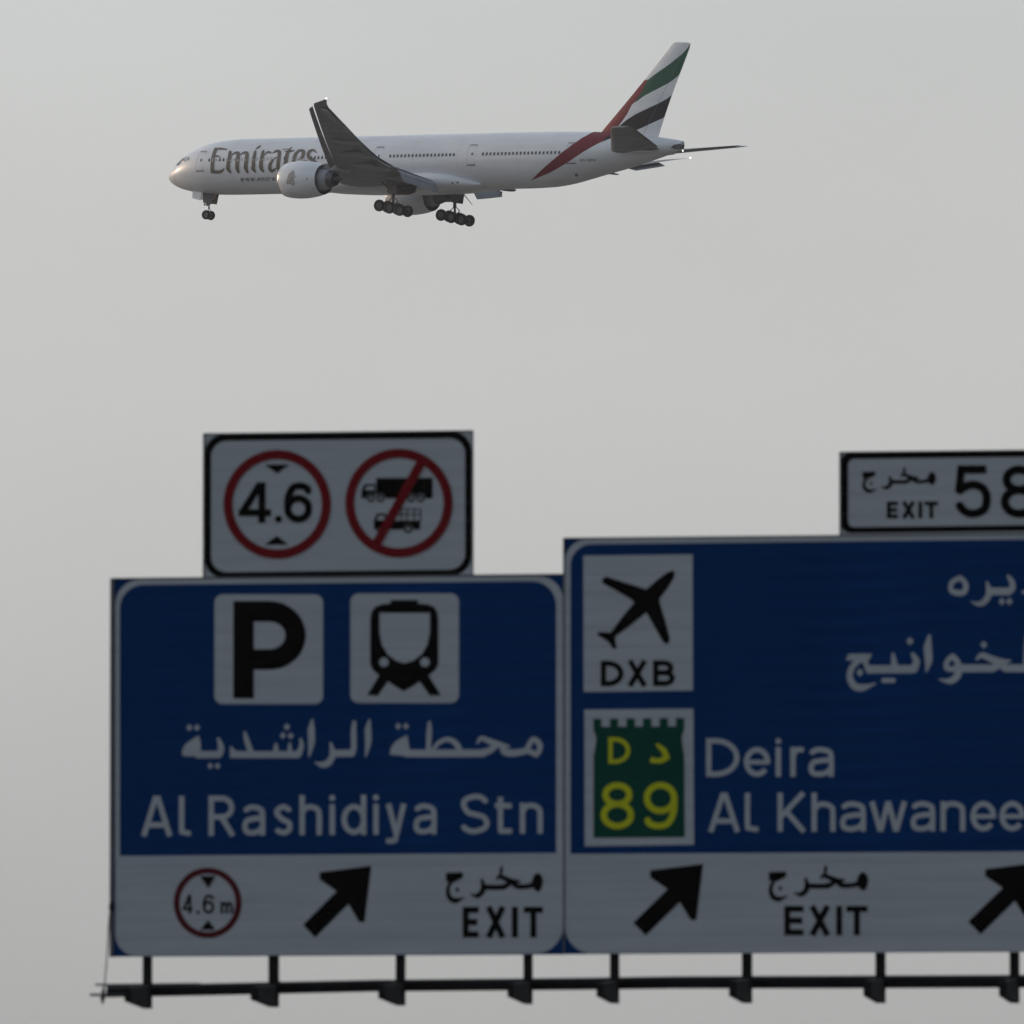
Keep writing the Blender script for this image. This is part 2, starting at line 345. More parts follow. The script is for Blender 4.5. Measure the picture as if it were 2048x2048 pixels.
# ---- letters as strokes: each returns polygons in photograph pixels
def arc(cx, cy, rx, ry, a0, a1, n=14):
    return [(cx+rx*cos(radians(a0+(a1-a0)*i/n)), cy-ry*sin(radians(a0+(a1-a0)*i/n))) for i in range(n+1)]
def glyph(ch, x0, x1, base, H, w, xr=.77):
    h = w/2; L_, R_ = x0+h, x1-h; W_ = R_-L_; mx = (x0+x1)/2
    B = base; Bc = base-h; T = base-H; Tc = T+h; X = base-H*xr; Xc = X+h; o = []
    st = lambda P, s=False, ww=None: o.extend(stroke(P, ww or w, smooth=s))
    poly = lambda P: o.append(P)
    def bowl(P): o.extend(stroke(P, w, smooth=False))
    if ch == 'A':
        st([(L_, B), (mx-w*.12, T)]); st([(R_, B), (mx+w*.12, T)]); st([(L_+W_*.2, B-H*.28), (R_-W_*.2, B-H*.28)])
    elif ch == 'l':
        st([(L_, T), (L_, B-w*1.4), (L_+w*.3, B-w*.75), (x1, Bc+.5)], True)
    elif ch == 'I': st([(mx, T), (mx, B)])
    elif ch == 'E':
        st([(L_, T), (L_, B)]); st([(L_, Tc), (x1, Tc)]); st([(L_, Bc), (x1, Bc)]); st([(L_, (T+B)/2), (x1-w*.2, (T+B)/2)])
    elif ch == 'X': st([(L_, B), (R_, T)]); st([(L_, T), (R_, B)])
    elif ch == 'T': st([(x0, Tc), (x1, Tc)]); st([(mx, T), (mx, B)])
    elif ch == 'K':
        st([(L_, T), (L_, B)]); st([(L_, B-H*.36), (R_, T)]); st([(L_+W_*.3, B-H*.50), (R_+w*.1, B)])
    elif ch == 'D':
        r = min(W_, (B-T)/2); st([(L_, T), (L_, B)])
        bowl([(L_, Tc), (R_-W_*.75, Tc)]+arc(R_-W_*.75, (T+B)/2, W_*.75, (Bc-Tc)/2, 90, -90, 18)+[(L_, Bc)])
    elif ch == 'B':
        st([(L_, T), (L_, B)]); ym = T+H*.48
        bowl([(L_, Tc)]+arc(R_-W_*.5, (Tc+ym)/2, W_*.42, (ym-Tc)/2, 90, -90)+[(L_, ym)])
        bowl([(L_, ym)]+arc(R_-W_*.45, (Bc+ym)/2, W_*.45, (Bc-ym)/2, 90, -90)+[(L_, Bc)])
    elif ch == 'R':
        st([(L_, T), (L_, B)]); ym = T+H*.53
        bowl([(L_, Tc)]+arc(R_-W_*.5, (Tc+ym)/2, W_*.45, (ym-Tc)/2, 90, -90)+[(L_, ym)])
        st([(mx-w*.1, ym), (R_+w*.05, B)])
    elif ch == 'S':
        yc = (Tc+Bc)/2
        st([(R_-W_*.02, Tc+H*.13), (mx+W_*.25, Tc+H*.015), (mx-W_*.05, Tc), (L_+W_*.10, Tc+H*.08), (L_+W_*.04, Tc+H*.22), (L_+W_*.22, yc-H*.04), (mx, yc+H*.01), (R_-W_*.16, yc+H*.07), (R_, Bc-H*.23), (R_-W_*.1, Bc-H*.08), (mx, Bc), (L_+W_*.2, Bc-H*.03), (L_, Bc-H*.12)], True)
    elif ch == 's':
        Hx = B-X; yc = (Xc+Bc)/2
        st([(R_-W_*.02, Xc+Hx*.10), (mx+W_*.15, Xc), (mx-W_*.1, Xc), (L_+W_*.06, Xc+Hx*.10), (L_+W_*.08, Xc+Hx*.24), (mx, yc), (R_-W_*.1, yc+Hx*.08), (R_, Bc-Hx*.20), (R_-W_*.14, Bc-Hx*.05), (mx-W_*.05, Bc), (L_, Bc-Hx*.08)], True)
    elif ch == 'a':
        Hx = B-X
        st([(L_+W_*.02, Xc+Hx*.10), (L_+W_*.25, Xc+Hx*.01), (mx+W_*.05, Xc), (R_-W_*.1, Xc+Hx*.07), (R_, Xc+Hx*.25), (R_, B)], True)
        st([(R_, Xc+Hx*.34), (mx, Xc+Hx*.37), (L_+W_*.1, Xc+Hx*.44), (L_, Bc-Hx*.17), (L_+W_*.12, Bc-Hx*.03), (mx-W_*.05, Bc), (R_-W_*.22, Bc-Hx*.06), (R_, Bc-Hx*.2)], True)
    elif ch in 'hn':
        st([(L_, T if ch == 'h' else X), (L_, B)])
        st([(L_, Xc+(B-X)*.22), (L_+W_*.2, Xc+w*.2), (mx+W_*.08, Xc), (R_-W_*.07, Xc+(B-X)*.10), (R_, Xc+(B-X)*.3), (R_, B)], True)
    elif ch == 'm':
        st([(L_, X), (L_, B)])
        for a, b in ((L_, mx), (mx, R_)):
            st([(a, Xc+(B-X)*.25), (a+(b-a)*.5, Xc), (b, Xc+(B-X)*.25), (b, B)], True)
    elif ch == 'i': st([(mx, X), (mx, B)]); poly(disc(mx, T+w*.55, w*.56, n=16))
    elif ch == 'd':
        st([(R_, T), (R_, B)]); bowl(arc((L_+R_)/2, (Xc+Bc)/2, W_/2, (Bc-Xc)/2, 0, 360, 26))
    elif ch == 'e':
        yc = (Xc+Bc)/2
        bowl(arc(mx, yc, W_/2, (Bc-Xc)/2, -8, 322, 24)[0:]); o.extend([]); st([(L_, yc+w*.05), (R_+h*.6, yc+w*.05)], ww=w*.85)
    elif ch == 'r':
        st([(L_, X), (L_, B)]); st([(L_, Xc+(B-X)*.3), (L_+W_*.35, Xc+w*.15), (x1, Xc-w*.02)], True)
    elif ch == 't':
        st([(L_+W_*.25, T+H*.08), (L_+W_*.25, Bc-w*.6), (L_+W_*.4, Bc-w*.05), (x1, Bc)], True); st([(x0, Xc), (x1, Xc)])
    elif ch == 'y':
        st([(L_, X), (mx+w*.05, B)]); st([(R_, X), (mx, B+H*.03), (mx-W_*.12, B+H*.15), (x0+w*.2, B+H*.16)], True)
    elif ch == 'w':
        a = [L_, L_+W_*.26, mx, R_-W_*.26, R_]
        st([(a[0], X), (a[1], B)]); st([(a[1], B), (a[2], X)]); st([(a[2], X), (a[3], B)]); st([(a[3], B), (a[4], X)])
    elif ch == 'j': st([(R_, X), (R_, B+H*.05), (L_, B+H*.18)], True); poly(disc(R_, T+w*.5, w*.55, n=16))
    elif ch == 'P':
        ym = T+H*.6
        st([(L_, T), (L_, B)]); bowl([(L_, Tc)]+arc(R_-W_*.5, (Tc+ym)/2, W_*.5, (ym-Tc)/2, 90, -90, 18)+[(L_, ym)])
    elif ch == 'U': st([(L_, T), (L_, Bc-H*.2), (mx, Bc), (R_, Bc-H*.2), (R_, T)], True)
    elif ch == '-': st([(x0, (T+B)/2), (x1, (T+B)/2)])
    elif ch == '.': poly(disc(mx, B-w*.55, w*.6, n=16))
    elif ch == '4':
        st([(R_-W_*.22, T), (R_-W_*.22, B)]); st([(R_-W_*.28, T+w*.2), (L_+w*.05, B-H*.26)]); st([(x0, B-H*.25), (x1, B-H*.25)])
    elif ch == '5':
        st([(L_+W_*.12, Tc), (R_-W_*.02, Tc)]); st([(L_+W_*.10, T), (L_, T+H*.50)], ww=w*.95)
        st([(L_-w*.1, T+H*.50), (L_+W_*.25, T+H*.40), (mx+W_*.08, T+H*.37), (R_-W_*.1, T+H*.46), (R_, T+H*.64), (R_-W_*.1, T+H*.84), (mx, Bc), (L_+W_*.2, Bc-H*.05), (L_-w*.05, Bc-H*.18)], True)
    elif ch in '69':
        P1 = arc(mx, Bc-(Bc-Tc)*.315, W_/2, (Bc-Tc)*.315, 0, 360, 26)
        P2 = [(L_, Bc-(Bc-Tc)*.32), (L_+W_*.03, Tc+H*.28), (L_+W_*.25, Tc+H*.05), (mx+W_*.1, Tc), (R_-W_*.1, Tc+H*.05), (R_-W_*.02, Tc+H*.14)]
        if ch == '9':
            f = lambda P: [(x0+x1-x, T+B-y) for x, y in P]; P1, P2 = f(P1), f(P2)
        bowl(P1); st(P2, True)
    elif ch == '8':
        ym = Tc+(Bc-Tc)*.46
        bowl(arc(mx, (Tc+ym)/2, W_*.44, (ym-Tc)/2, 0, 360, 24)); bowl(arc(mx, (Bc+ym)/2, W_/2, (Bc-ym)/2, 0, 360, 24))
    return o
def text(items, base, H, w, slope=0.0, xr=.77, xref=0):
    """items: (char, x0, x1) in pixels"""
    o = []
    for ch, a, b in items: o += glyph(ch, a, b, base+slope*((a+b)/2-xref), H, w, xr)
    return o
def words(s, ext, ox, k): return [(c, ox+a/k, ox+b/k) for c, (a, b) in zip(s, ext)]

# arabic lettering: strokes with swelling widths, traced per word
def ar(items, f, kf, ky=None):
    """items: ('s', pts, widths) stroke | ('d', x, y, r) dot | ('p', pts) polygon ; f maps to pixels"""
    o = []
    for it in items:
        if it[0] == 's': o += [f(q) for q in stroke(it[1], it[2], True, cap=True)]
        elif it[0] == 'd': o.append(f([(it[1], it[2]-it[3]*1.15), (it[1]+it[3], it[2]), (it[1], it[2]+it[3]*1.15), (it[1]-it[3], it[2])]))
        elif it[0] == 'p': o.append(f(catmull(list(it[1])+[it[1][0]], 4)[0][:-1]))
        elif it[0] == 'q': o.append(f(it[1]))
    return o
MAKHRAJ = [('q', [(105, 225), (400, 215), (408, 300), (330, 350), (235, 395), (105, 375)]),
    ('s', [(215, 350), (150, 470), (142, 590), (195, 685), (290, 712), (430, 655)], [60, 62, 76, 92, 90, 14]), ('d', 305, 520, 40),
    ('s', [(738, 350), (762, 460), (740, 560), (655, 628), (530, 600)], [50, 90, 95, 88, 14]), ('s', [(765, 475), (950, 480), (1120, 478)], 92),
    ('s', [(1000, 345), (1045, 285), (1150, 330), (1270, 375), (1390, 375)], [30, 70, 90, 95, 50]), ('s', [(1250, 385), (1160, 455), (1040, 480)], 86),
    ('s', [(1290, 400), (1350, 462), (1500, 468), (1650, 440)], [90, 92, 84, 90]), ('s', [(1085, 105), (1078, 170), (1072, 235)], [20, 62, 50]),
    ('p', [(1710, 220), (1785, 275), (1808, 390), (1775, 510), (1725, 562), (1650, 505), (1610, 420), (1640, 290)])]
R1 = zmap(350, 1420, 7.728); R2 = zmap(560, 1420, 7.728); R3 = zmap(770, 1420, 5.855); R6 = zmap(1848, 1130, 9.66); R7 = zmap(1680, 1260, 5.25)
RASH1 = [('d', 222, 272, 48), ('d', 340, 272, 48), ('q', [(372, 395), (395, 500), (402, 640), (330, 660), (320, 712), (200, 718), (108, 702), (112, 620), (160, 532), (240, 472), (310, 425)]),
    ('s', [(350, 690), (520, 690), (680, 688)], 108), ('s', [(650, 690), (705, 640), (708, 555), (672, 445)], [100, 98, 88, 46]), ('d', 545, 865, 46), ('d', 658, 865, 46),
    ('q', [(858, 548), (848, 640), (852, 742), (1150, 745), (1150, 640), (945, 632)]), ('s', [(1080, 345), (1100, 440), (1140, 560), (1180, 670)], [36, 72, 86, 96]),
    ('s', [(1170, 690), (1500, 690), (1900, 690)], 106), ('s', [(1560, 530), (1560, 600), (1560, 680)], [46, 80, 100]), ('s', [(1775, 520), (1775, 600), (1775, 680)], [40, 64, 80]),
    ('d', 1730, 262, 50), ('d', 1668, 395, 46), ('d', 1788, 400, 46)]
RASH2 = [('s', [(0, 690), (150, 690), (270, 690)], 104), ('s', [(322, 455), (332, 560), (285, 680)], [46, 74, 100]),
    ('s', [(500, 150), (484, 300), (486, 500), (450, 722)], [30, 106, 104, 20]), ('s', [(785, 515), (812, 640), (800, 740), (735, 822), (650, 845), (535, 808)], [40, 88, 96, 108, 90, 12]),
    ('s', [(820, 670), (980, 670), (1110, 668)], 108), ('s', [(1148, 190), (1138, 350), (1140, 580), (1105, 675)], [60, 86, 84, 100]), ('s', [(1385, 155), (1362, 300), (1364, 500), (1325, 722)], [30, 100, 98, 20])]
MAHATTA = [('d', 155, 190, 36), ('d', 245, 190, 36), ('q', [(262, 292), (278, 400), (292, 470), (240, 500), (232, 540), (130, 528), (58, 522), (70, 440), (120, 372), (195, 325)]),
    ('s', [(250, 508), (600, 508), (1150, 506)], 88), ('s', [(522, 145), (518, 250), (512, 400), (512, 490)], [34, 64, 56, 66]),
    ('s', [(560, 470), (620, 392), (715, 345), (805, 368), (862, 440), (880, 500)], [34, 50, 54, 62, 68, 60]),
    ('s', [(1082, 385), (1130, 330), (1225, 366), (1335, 405), (1450, 425)], [24, 54, 66, 72, 26]), ('s', [(1310, 410), (1235, 468), (1130, 505)], [60, 76, 86]),
    ('s', [(1380, 430), (1405, 488), (1510, 504), (1650, 480)], [76, 88, 84, 70]), ('s', [(1665, 450), (1735, 345), (1810, 400), (1802, 490), (1770, 545)], [62, 64, 70, 60, 30]), ('s', [(1660, 470), (1760, 515)], [60, 70])]
DEIRA = [('s', [(700, 250), (545, 330), (520, 480), (620, 535), (770, 525), (810, 380), (720, 255)], [100, 90, 90, 110, 110, 100, 90]),
    ('s', [(1215, 335), (1255, 470), (1250, 580), (1170, 705), (1060, 752), (905, 708)], [40, 112, 118, 116, 96, 14]), ('s', [(1280, 510), (1480, 510), (1640, 510)], 144),
    ('s', [(1625, 215), (1700, 330), (1705, 450), (1630, 520)], [56, 108, 116, 130]), ('d', 1505, 705, 66), ('d', 1650, 705, 66),
    ('s', [(1990, 260), (2090, 420), (2080, 540), (1915, 520)], [60, 110, 110, 60])]
KHAW = [('q', [(62, 318), (90, 252), (340, 250), (302, 318), (285, 345), (200, 345), (130, 318)]), ('s', [(195, 320), (122, 400), (104, 500), (155, 590), (240, 606), (380, 560)], [60, 60, 64, 76, 74, 10]),
    ('s', [(262, 320), (285, 385), (310, 425)], [44, 60, 70]), ('d', 210, 447, 38), ('s', [(310, 412), (500, 412), (760, 412)], 84), ('s', [(558, 255), (566, 330), (580, 400)], [34, 58, 80]),
    ('s', [(458, 530), (510, 530), (560, 530)], 50), ('s', [(765, 255), (802, 330), (775, 410)], [40, 72, 84]), ('d', 735, 117, 38),
    ('s', [(940, 62), (922, 180), (930, 320), (905, 440)], [30, 84, 80, 14]), ('s', [(1185, 275), (1238, 345), (1205, 408), (1120, 395), (1128, 325), (1185, 275)], [56, 62, 60, 58, 50, 56]),
    ('s', [(1245, 360), (1238, 470), (1160, 535), (1040, 520)], [60, 74, 66, 10]), ('s', [(1250, 402), (1400, 402), (1550, 402)], 80),
    ('s', [(1435, 305), (1492, 265), (1585, 302), (1680, 332), (1790, 325)], [24, 58, 70, 76, 20]), ('s', [(1680, 348), (1610, 398), (1530, 404)], 78),
    ('s', [(1700, 350), (1735, 398), (1850, 402), (1960, 402)], [70, 80, 80, 80]), ('d', 1510, 155, 36), ('s', [(1972, 70), (1966, 220), (1960, 390)], [60, 74, 78]), ('s', [(2110, 62), (2100, 180), (2104, 320), (2080, 440)], [30, 84, 80, 14])]

def ring(cx, cy, ro, ri): return [disc(cx, cy, *ro, n=56)], [disc(cx, cy, *ri, n=56)]

# ---------------- left blue sign
rootL, aL, WL, HL = sign_body('direction_sign', 223, 1127, 1157.6, 1913.5, 'sblue',
    'blue direction sign lettered Al Rashidiya Stn with a parking P and tram symbol')
slL = -.0088
def Lr(x, y): return (x, y+(slL*(x-223) if y < 1500 else (-.006*(x-223))))
def bord(P, top=True, x0=223, s0=-.0088, s1=-.006, ya=1158, yb=1911):
    return [(x, y+((s0+(s1-s0)*(y-ya)/(yb-ya))*(x-x0))) for x, y in P]
out_ = bord(rrect(230.5, 1159.5, 1126.5, 1912.5, [50, 50, 56, 44])); inn_ = bord(rrect(239.5, 1170, 1112.5, 1712, [48, 48, 0, 0]))
aL.put('border', 'swhite', [out_], [inn_], 1, 'white border line and the white exit strip under the blue field')
z5 = zmap(200, 1140, 2.0125)
aL.put('parking_symbol_field', 'swhite', [z5(rrect(461, 98, 898, 540, 34))], [], 1)
aL.put('letter', 'sblack', text([('P', 200+537/2.0125, 200+829/2.0125)], 1140+517/2.0125, 392/2.0125, 41), [], 2)
pf = aL.put('tram_symbol_field', 'swhite', [z5(rrect(1008, 94, 1445, 536, 34))], [], 1)
tram_body = [(1088, 200), (1092, 170), (1108, 148), (1135, 138), (1170, 135), (1170, 121), (1280, 121), (1280, 135), (1318, 138), (1345, 148), (1358, 170), (1362, 200), (1362, 378), (1350, 402), (1322, 425), (1298, 440), (1262, 466), (1222, 488), (1184, 466), (1150, 440), (1124, 425), (1098, 402), (1088, 378)]
tram_win = [(1125, 172), (1328, 172), (1328, 250), (1318, 300), (1295, 340), (1260, 366), (1225, 376), (1192, 366), (1158, 340), (1134, 300), (1125, 250)]
aL.put('tram_symbol', 'sblack', [z5(tram_body), z5([(1126, 420), (1164, 442), (1118, 506), (1076, 503)]), z5([(1282, 442), (1320, 420), (1372, 503), (1328, 506)])],
       [z5(tram_win), z5(disc(1143, 371, 19)), z5(disc(1308, 371, 19))], 2)
aL.put('letter', 'swhite', ar(RASH1, R1, 1)+ar(RASH2, R2, 1)+ar(MAHATTA, R3, 1), [], 1)
ext = [(165, 292), (318, 362), (437, 545), (573, 665), (700, 775), (803, 893), (924, 946), (972, 1072), (1100, 1122), (1150, 1234), (1262, 1355), (1450, 1568), (1590, 1657), (1690, 1782)]
aL.put('letter', 'swhite', text(words('AlRashidiyaStn', ext, 200, 2.0125), 1672.5, 80, 10.7, -.0068, xref=285), [], 1)
z9 = zmap(180, 1680, 3.22)
p_, n_ = ring(758, 405, (219, 227), (180, 188))
aL.put('height_limit_ring', 'smaroon', [z9(p_[0])], [z9(n_[0])], 2)
zz = lambda s, e: words(s, e, 180, 3.22)
aL.put('figure', 'sblack', text(zz('46m', [(598, 662), (727, 800), (842, 920)]), 1680+474/3.22, 38, 5.0, xr=.62)+[z9(disc(697, 466, 11))]
       + [z9([(708, 232), (810, 232), (762, 310)]), z9([(710, 578), (808, 578), (762, 515)])], [], 3)
arrow = [(1480, 208), (1812, 166), (1768, 528), (1733, 528), (1665, 412), (1450, 628), (1372, 546), (1588, 330), (1478, 252)]
aL.put('exit_arrow', 'sblack', [z9(arrow)], [], 2)
R4 = zmap(880, 1720, 8.782)
aL.put('letter', 'sblack', ar(MAKHRAJ, R4, 1), [], 2)
aL.put('letter', 'sblack', text(words('EXIT', [(565, 668), (712, 843), (886, 916), (958, 1082)], 750, 3.22), 1680+628/3.22, 61.5, 12.2), [], 2)

# ---------------- right blue sign
rootR, aR, WR, HR = sign_body('direction_sign', 1128.5, 2330, 1077, 1908.5, 'sblue',
    'wide blue direction sign lettered Deira with an airport symbol and a route 89 badge', trimw=.004)
outR = bord(rrect(1129.5, 1078.5, 2326, 1907.5, [46, 46, 42, 56]), x0=1128, s0=-.0112, s1=-.0035, ya=1077, yb=1908)
innR = bord(rrect(1141, 1089, 2314, 1708, [42, 42, 0, 0]), x0=1128, s0=-.0112, s1=-.0035, ya=1077, yb=1908)
aR.put('border', 'swhite', [outR], [innR], 1, 'white border line and the white exit strip under the blue field')
zr = zmap(1110, 1060, 2.927)
aR.put('airport_symbol_field', 'swhite', [zr([(166, 150), (806, 142), (808, 940), (168, 948)])], [], 1)
plane = [(700, 245), (699, 275), (660, 340), (612, 402), (614, 425), (645, 530), (672, 630), (668, 660), (648, 668), (628, 648), (585, 570), (535, 483), (490, 520), (420, 575), (355, 622), (352, 645), (362, 688), (345, 700), (310, 652), (245, 612), (256, 597), (325, 600), (345, 575), (400, 500), (464, 425), (440, 402), (350, 350), (280, 312), (275, 290), (300, 272), (400, 305), (535, 347), (600, 290), (655, 250), (688, 236)]
aR.put('airport_symbol', 'sblack', [zr(plane)], [], 2)
aR.put('letter', 'sblack', text(words('DXB', [(268, 402), (422, 542), (574, 702)], 1110, 2.927), 1060+915/2.927, 51.5, 10.8, -.005, xref=1270), [], 2)
aR.put('route_badge_field', 'swhite', [zr([(172, 1052), (810, 1046), (814, 1843), (174, 1852)])], [], 1)
castle = [(224, 1105), (272, 1105), (272, 1152), (322, 1152), (322, 1104), (370, 1104), (370, 1151), (418, 1151), (418, 1103), (468, 1103), (468, 1150), (515, 1150), (515, 1102), (565, 1102), (565, 1150), (612, 1150), (612, 1101), (662, 1101), (662, 1149), (708, 1149), (708, 1100), (757, 1100), (757, 1165), (742, 1212), (746, 1260), (757, 1325), (760, 1798), (226, 1802), (226, 1325), (238, 1260), (242, 1215), (226, 1170)]
aR.put('castle_shape', 'sgreen', [zr(castle)], [], 2)
DALP = [('s', [(600, 1258), (636, 1290), (655, 1330)], [18, 34, 34]), ('s', [(655, 1330), (620, 1350), (570, 1350)], [34, 30, 28]), ('s', [(572, 1335), (572, 1352)], [16, 26])]
aR.put('letter', 'syellow', text([('D', 1110+313/2.927, 1110+441/2.927)], 1060+1368/2.927, 53, 8.5)
       + ar(DALP, zr, 1)+text(words('89', [(268, 464), (520, 717)], 1110, 2.927), 1060+1752/2.927, 94, 12.5, -.003, xref=1200), [], 3)
aR.put('letter', 'swhite', ar(DEIRA, R6, 1)+ar(KHAW, R7, 1), [], 1)
aR.put('letter', 'swhite', text(words('Deira', [(885, 1080), (1106, 1260), (1290, 1325), (1378, 1452), (1484, 1632)], 1110, 2.927), 1553.5, 77, 10.4)
       + text(words('AlKh', [(896, 1084), (1112, 1188), (1303, 1470), (1502, 1642)], 1110, 2.927)+words('awaneej', [(250, 410), (432, 668), (690, 842), (876, 1030), (1062, 1222), (1243, 1402), (1430, 1500)], 1600, 3.116), 1664, 78, 10.4, -.003, xref=1420), [], 1)
def shf(P, dx, dy, sx=1, sy=1, cx=630, cy=1874): return [((x-cx)*sx+cx+dx, (y-cy)*sy+cy+dy) for x, y in P]
aR.put('exit_arrow', 'sblack', [shf(z9(arrow), 661, -4, 1.025, 1)], [], 2)
aR.put('exit_arrow', 'sblack', [shf(z9(arrow), 1331, -6.5, 1.03, 1)], [], 2)
def mapword(x0, x1, y0, y1):  # MAKHRAJ box in its own units: 100..1812, 105..757
    return lambda P: [(x0+(x-100)*(x1-x0)/1712, y0+(y-220)*(y1-y0)/537) for x, y in P]
aR.put('letter', 'sblack', ar(MAKHRAJ, mapword(1537, 1737, 1743.5, 1803), 1), [], 2)
aR.put('letter', 'sblack', text(words('EXIT', [(605, 712), (742, 862), (892, 926), (948, 1066)], 1350, 2.768), 1680+528/2.768, 59, 12), [], 2)

# ---------------- upper 4.6 m sign
rootT, aT, WT, HT = sign_body('restriction_sign', 408.5, 945.5, 868, 1155.5, 'swhite',
    'upper white restriction sign with a 4.6 height ring and a ring forbidding two lorries', trimw=.006)
z4 = zmap(380, 840, 3.22)
def t4(P): return [(x, y-.0115*(x-95)) for x, y in P]
aT.put('border', 'sblack', [z4(t4(rrect(92, 90, 1815, 1022, 135)))], [z4(t4(rrect(135, 135, 1772, 982, 102)))], 1)
for nm, cx, cy in (('height_limit_ring', 562, 543), ('lorry_ban_ring', 1346, 535)):
    p_, n_ = ring(cx, cy, (346, 350), (288, 291))
    extra = [z4([(1455, 258), (1520, 285), (1232, 812), (1170, 780)])] if nm[0] == 'l' else []
    if extra: n2 = z4(n_[0])
    if extra:
        # ring and bar as one piece: ring = outer minus (inner minus bar)
        a_o = aT.put(nm, 'sred', [z4(p_[0])], [z4(n_[0])], 3); aT.put('ban_bar', 'sred', [z4([(1462, 262), (1516, 288), (1228, 808), (1178, 780)])], [], 4)
    else: aT.put(nm, 'sred', [z4(p_[0])], [z4(n_[0])], 3)
aT.put('figure', 'sblack', text(words('46', [(313, 522), (606, 788)], 380, 3.22), 840+662/3.22, 81, 14.3)+[z4(disc(570, 638, 23))]
       + [z4([(482, 288), (640, 286), (562, 344)]), z4([(480, 804), (634, 802), (560, 746)])], [], 2)
wh = lambda x, y: [z4(disc(x, y, 30, n=20))]
aT.put('lorry_symbol', 'sblack', [z4([(1200, 374), (1562, 372), (1562, 504), (1200, 504)]), z4([(1105, 504), (1105, 455), (1124, 412), (1194, 412), (1194, 504)])],
       [z4([(1124, 452), (1137, 424), (1186, 424), (1186, 452)])]+wh(1165, 503)+wh(1228, 503)+wh(1425, 503)+wh(1485, 503), 2)
aT.put('wheel_symbol', 'sblack', sum([[z4(disc(x, 504, 25, n=20))] for x in (1165, 1228, 1425, 1485)], []), sum([[z4(disc(x, 504, 13, n=14))] for x in (1165, 1228, 1425, 1485)], []), 2)
lines = [z4([(x, 572), (x+7, 572), (x+7, 655), (x, 655)]) for x in (1358, 1395, 1440, 1481)]+[z4([(1320, y), (1486, y), (1488, y+6), (1320, y+6)]) for y in (570, 606)]
aT.put('truck_symbol', 'sblack', [z4([(1185, 704), (1185, 645), (1205, 602), (1262, 602), (1262, 704)]), z4([(1262, 648), (1482, 648), (1482, 704), (1262, 704)])]+lines,
       [z4([(1200, 645), (1215, 615), (1252, 615), (1252, 645)])]+[z4(disc(1405, 703, 31, n=20)), z4(disc(1228, 705, 28, n=20))], 2)
aT.put('wheel_symbol', 'sblack', [z4(disc(x, 703, 26, n=20)) for x in (1405, 1228)], [z4(disc(x, 703, 14, n=14)) for x in (1405, 1228)], 2)

# ---------------- upper exit 58 sign
rootX, aX, WX, HX = sign_body('exit_number_sign', 1681, 2196, 905, 1069.5, 'swhite',
    'small white exit number sign reading EXIT 58 above the wide blue sign', trimw=.006)
z8 = zmap(1648, 880, 4.83)
def t8(P): return [(x, y-.0125*(x-165)) for x, y in P]
aX.put('border', 'sblack', [z8(t8(rrect(163, 118, 2640, 902, 100)))], [z8(t8(rrect(232, 184, 2576, 844, 62)))], 1)
aX.put('letter', 'sblack', ar(MAKHRAJ, mapword(1724.5, 1872, 943.5, 985.5), 1), [], 2)
aX.put('letter', 'sblack', text(words('EXIT', [(608, 715), (750, 882), (914, 946), (972, 1100)], 1648, 4.83), 880+756/4.83, 33.5, 7.6), [], 2)
aX.put('figure', 'sblack', text(words('58', [(1264, 1612), (1706, 2062)], 1648, 4.83), 880+752/4.83, 105, 16.5), [], 2)

# ---------------- gantry: beam, posts, arms, column
gu = 7.6   # the column stands to the right of the frame
groot = empty('sign_gantry', Vector((ORG.x, ORG.y, 0))+Ux*gu-Nn*.35, (0, 0, -TH)); zo = ORG.z
tag(groot, 'dark steel gantry carrying the blue road signs on a long beam with short forward arms', 'gantry')
def G(px, py, dep):                           # photograph pixel -> gantry-local point at a depth behind the sign face
    u, v = S(px, py, -dep); return Vector((u-gu, dep-.35, v+zo))
def beam_run(pts, r, name, m, dep, sq=None):
    b = MB(); P = [G(x, y, dep) for x, y in pts]
    for a, c in zip(P[:-1], P[1:]):
        if sq:
            hy, hz = sq; V = [p+Vector((0, sy*hy, sz*hz)) for p in (a, c) for sy, sz in ((-1, -1), (1, -1), (1, 1), (-1, 1))]
            b.add(V, [[0, 1, 5, 4], [1, 2, 6, 5], [2, 3, 7, 6], [3, 0, 4, 7], [3, 2, 1, 0], [4, 5, 6, 7]])
        else: b.tube(a, c, r, n=16)
    return b.build(name, M[m], groot, smooth=not sq, autosm=40)
low = [(214, 1987), (400, 1983.5), (750, 1975.5), (1154, 1972), (1350, 1969.5), (1700, 1969), (2048, 1967.5), (2500, 1965)]
upp = [(214, 1976), (400, 1973.5), (750, 1966), (1154, 1962), (1350, 1959), (1700, 1957.5), (2048, 1956), (2500, 1954)]
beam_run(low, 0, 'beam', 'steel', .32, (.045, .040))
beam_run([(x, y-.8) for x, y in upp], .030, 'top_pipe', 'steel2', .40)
beam_run([(191, 1969.5), (214, 1969.5), (400, 1967.5)], .011, 'handrail_pipe', 'steel2', .52)
beam_run([(180, 1989.5), (214, 1990), (300, 1989)], .014, 'handrail_pipe', 'steel2', .25)
posts = [(285.6, 301, 40, 2017, 2007, 1966), (537, 555, 41, 2014, 2002, 1965), (791.5, 808, 42, 2011, 2001, 1962), (1047, 1062.5, 41, 2008, 1998, 1959), (1220, 1236, 39, 2006.5, 1993, 1957), (1484, 1502, 40, 2006, 1992, 1953), (1751, 1769, 40, 2006, 1992, 1953), (2019.5, 2037, 39, 2006, 1992, 1953), (2290, 2307, 39, 2006, 1992, 1953)]
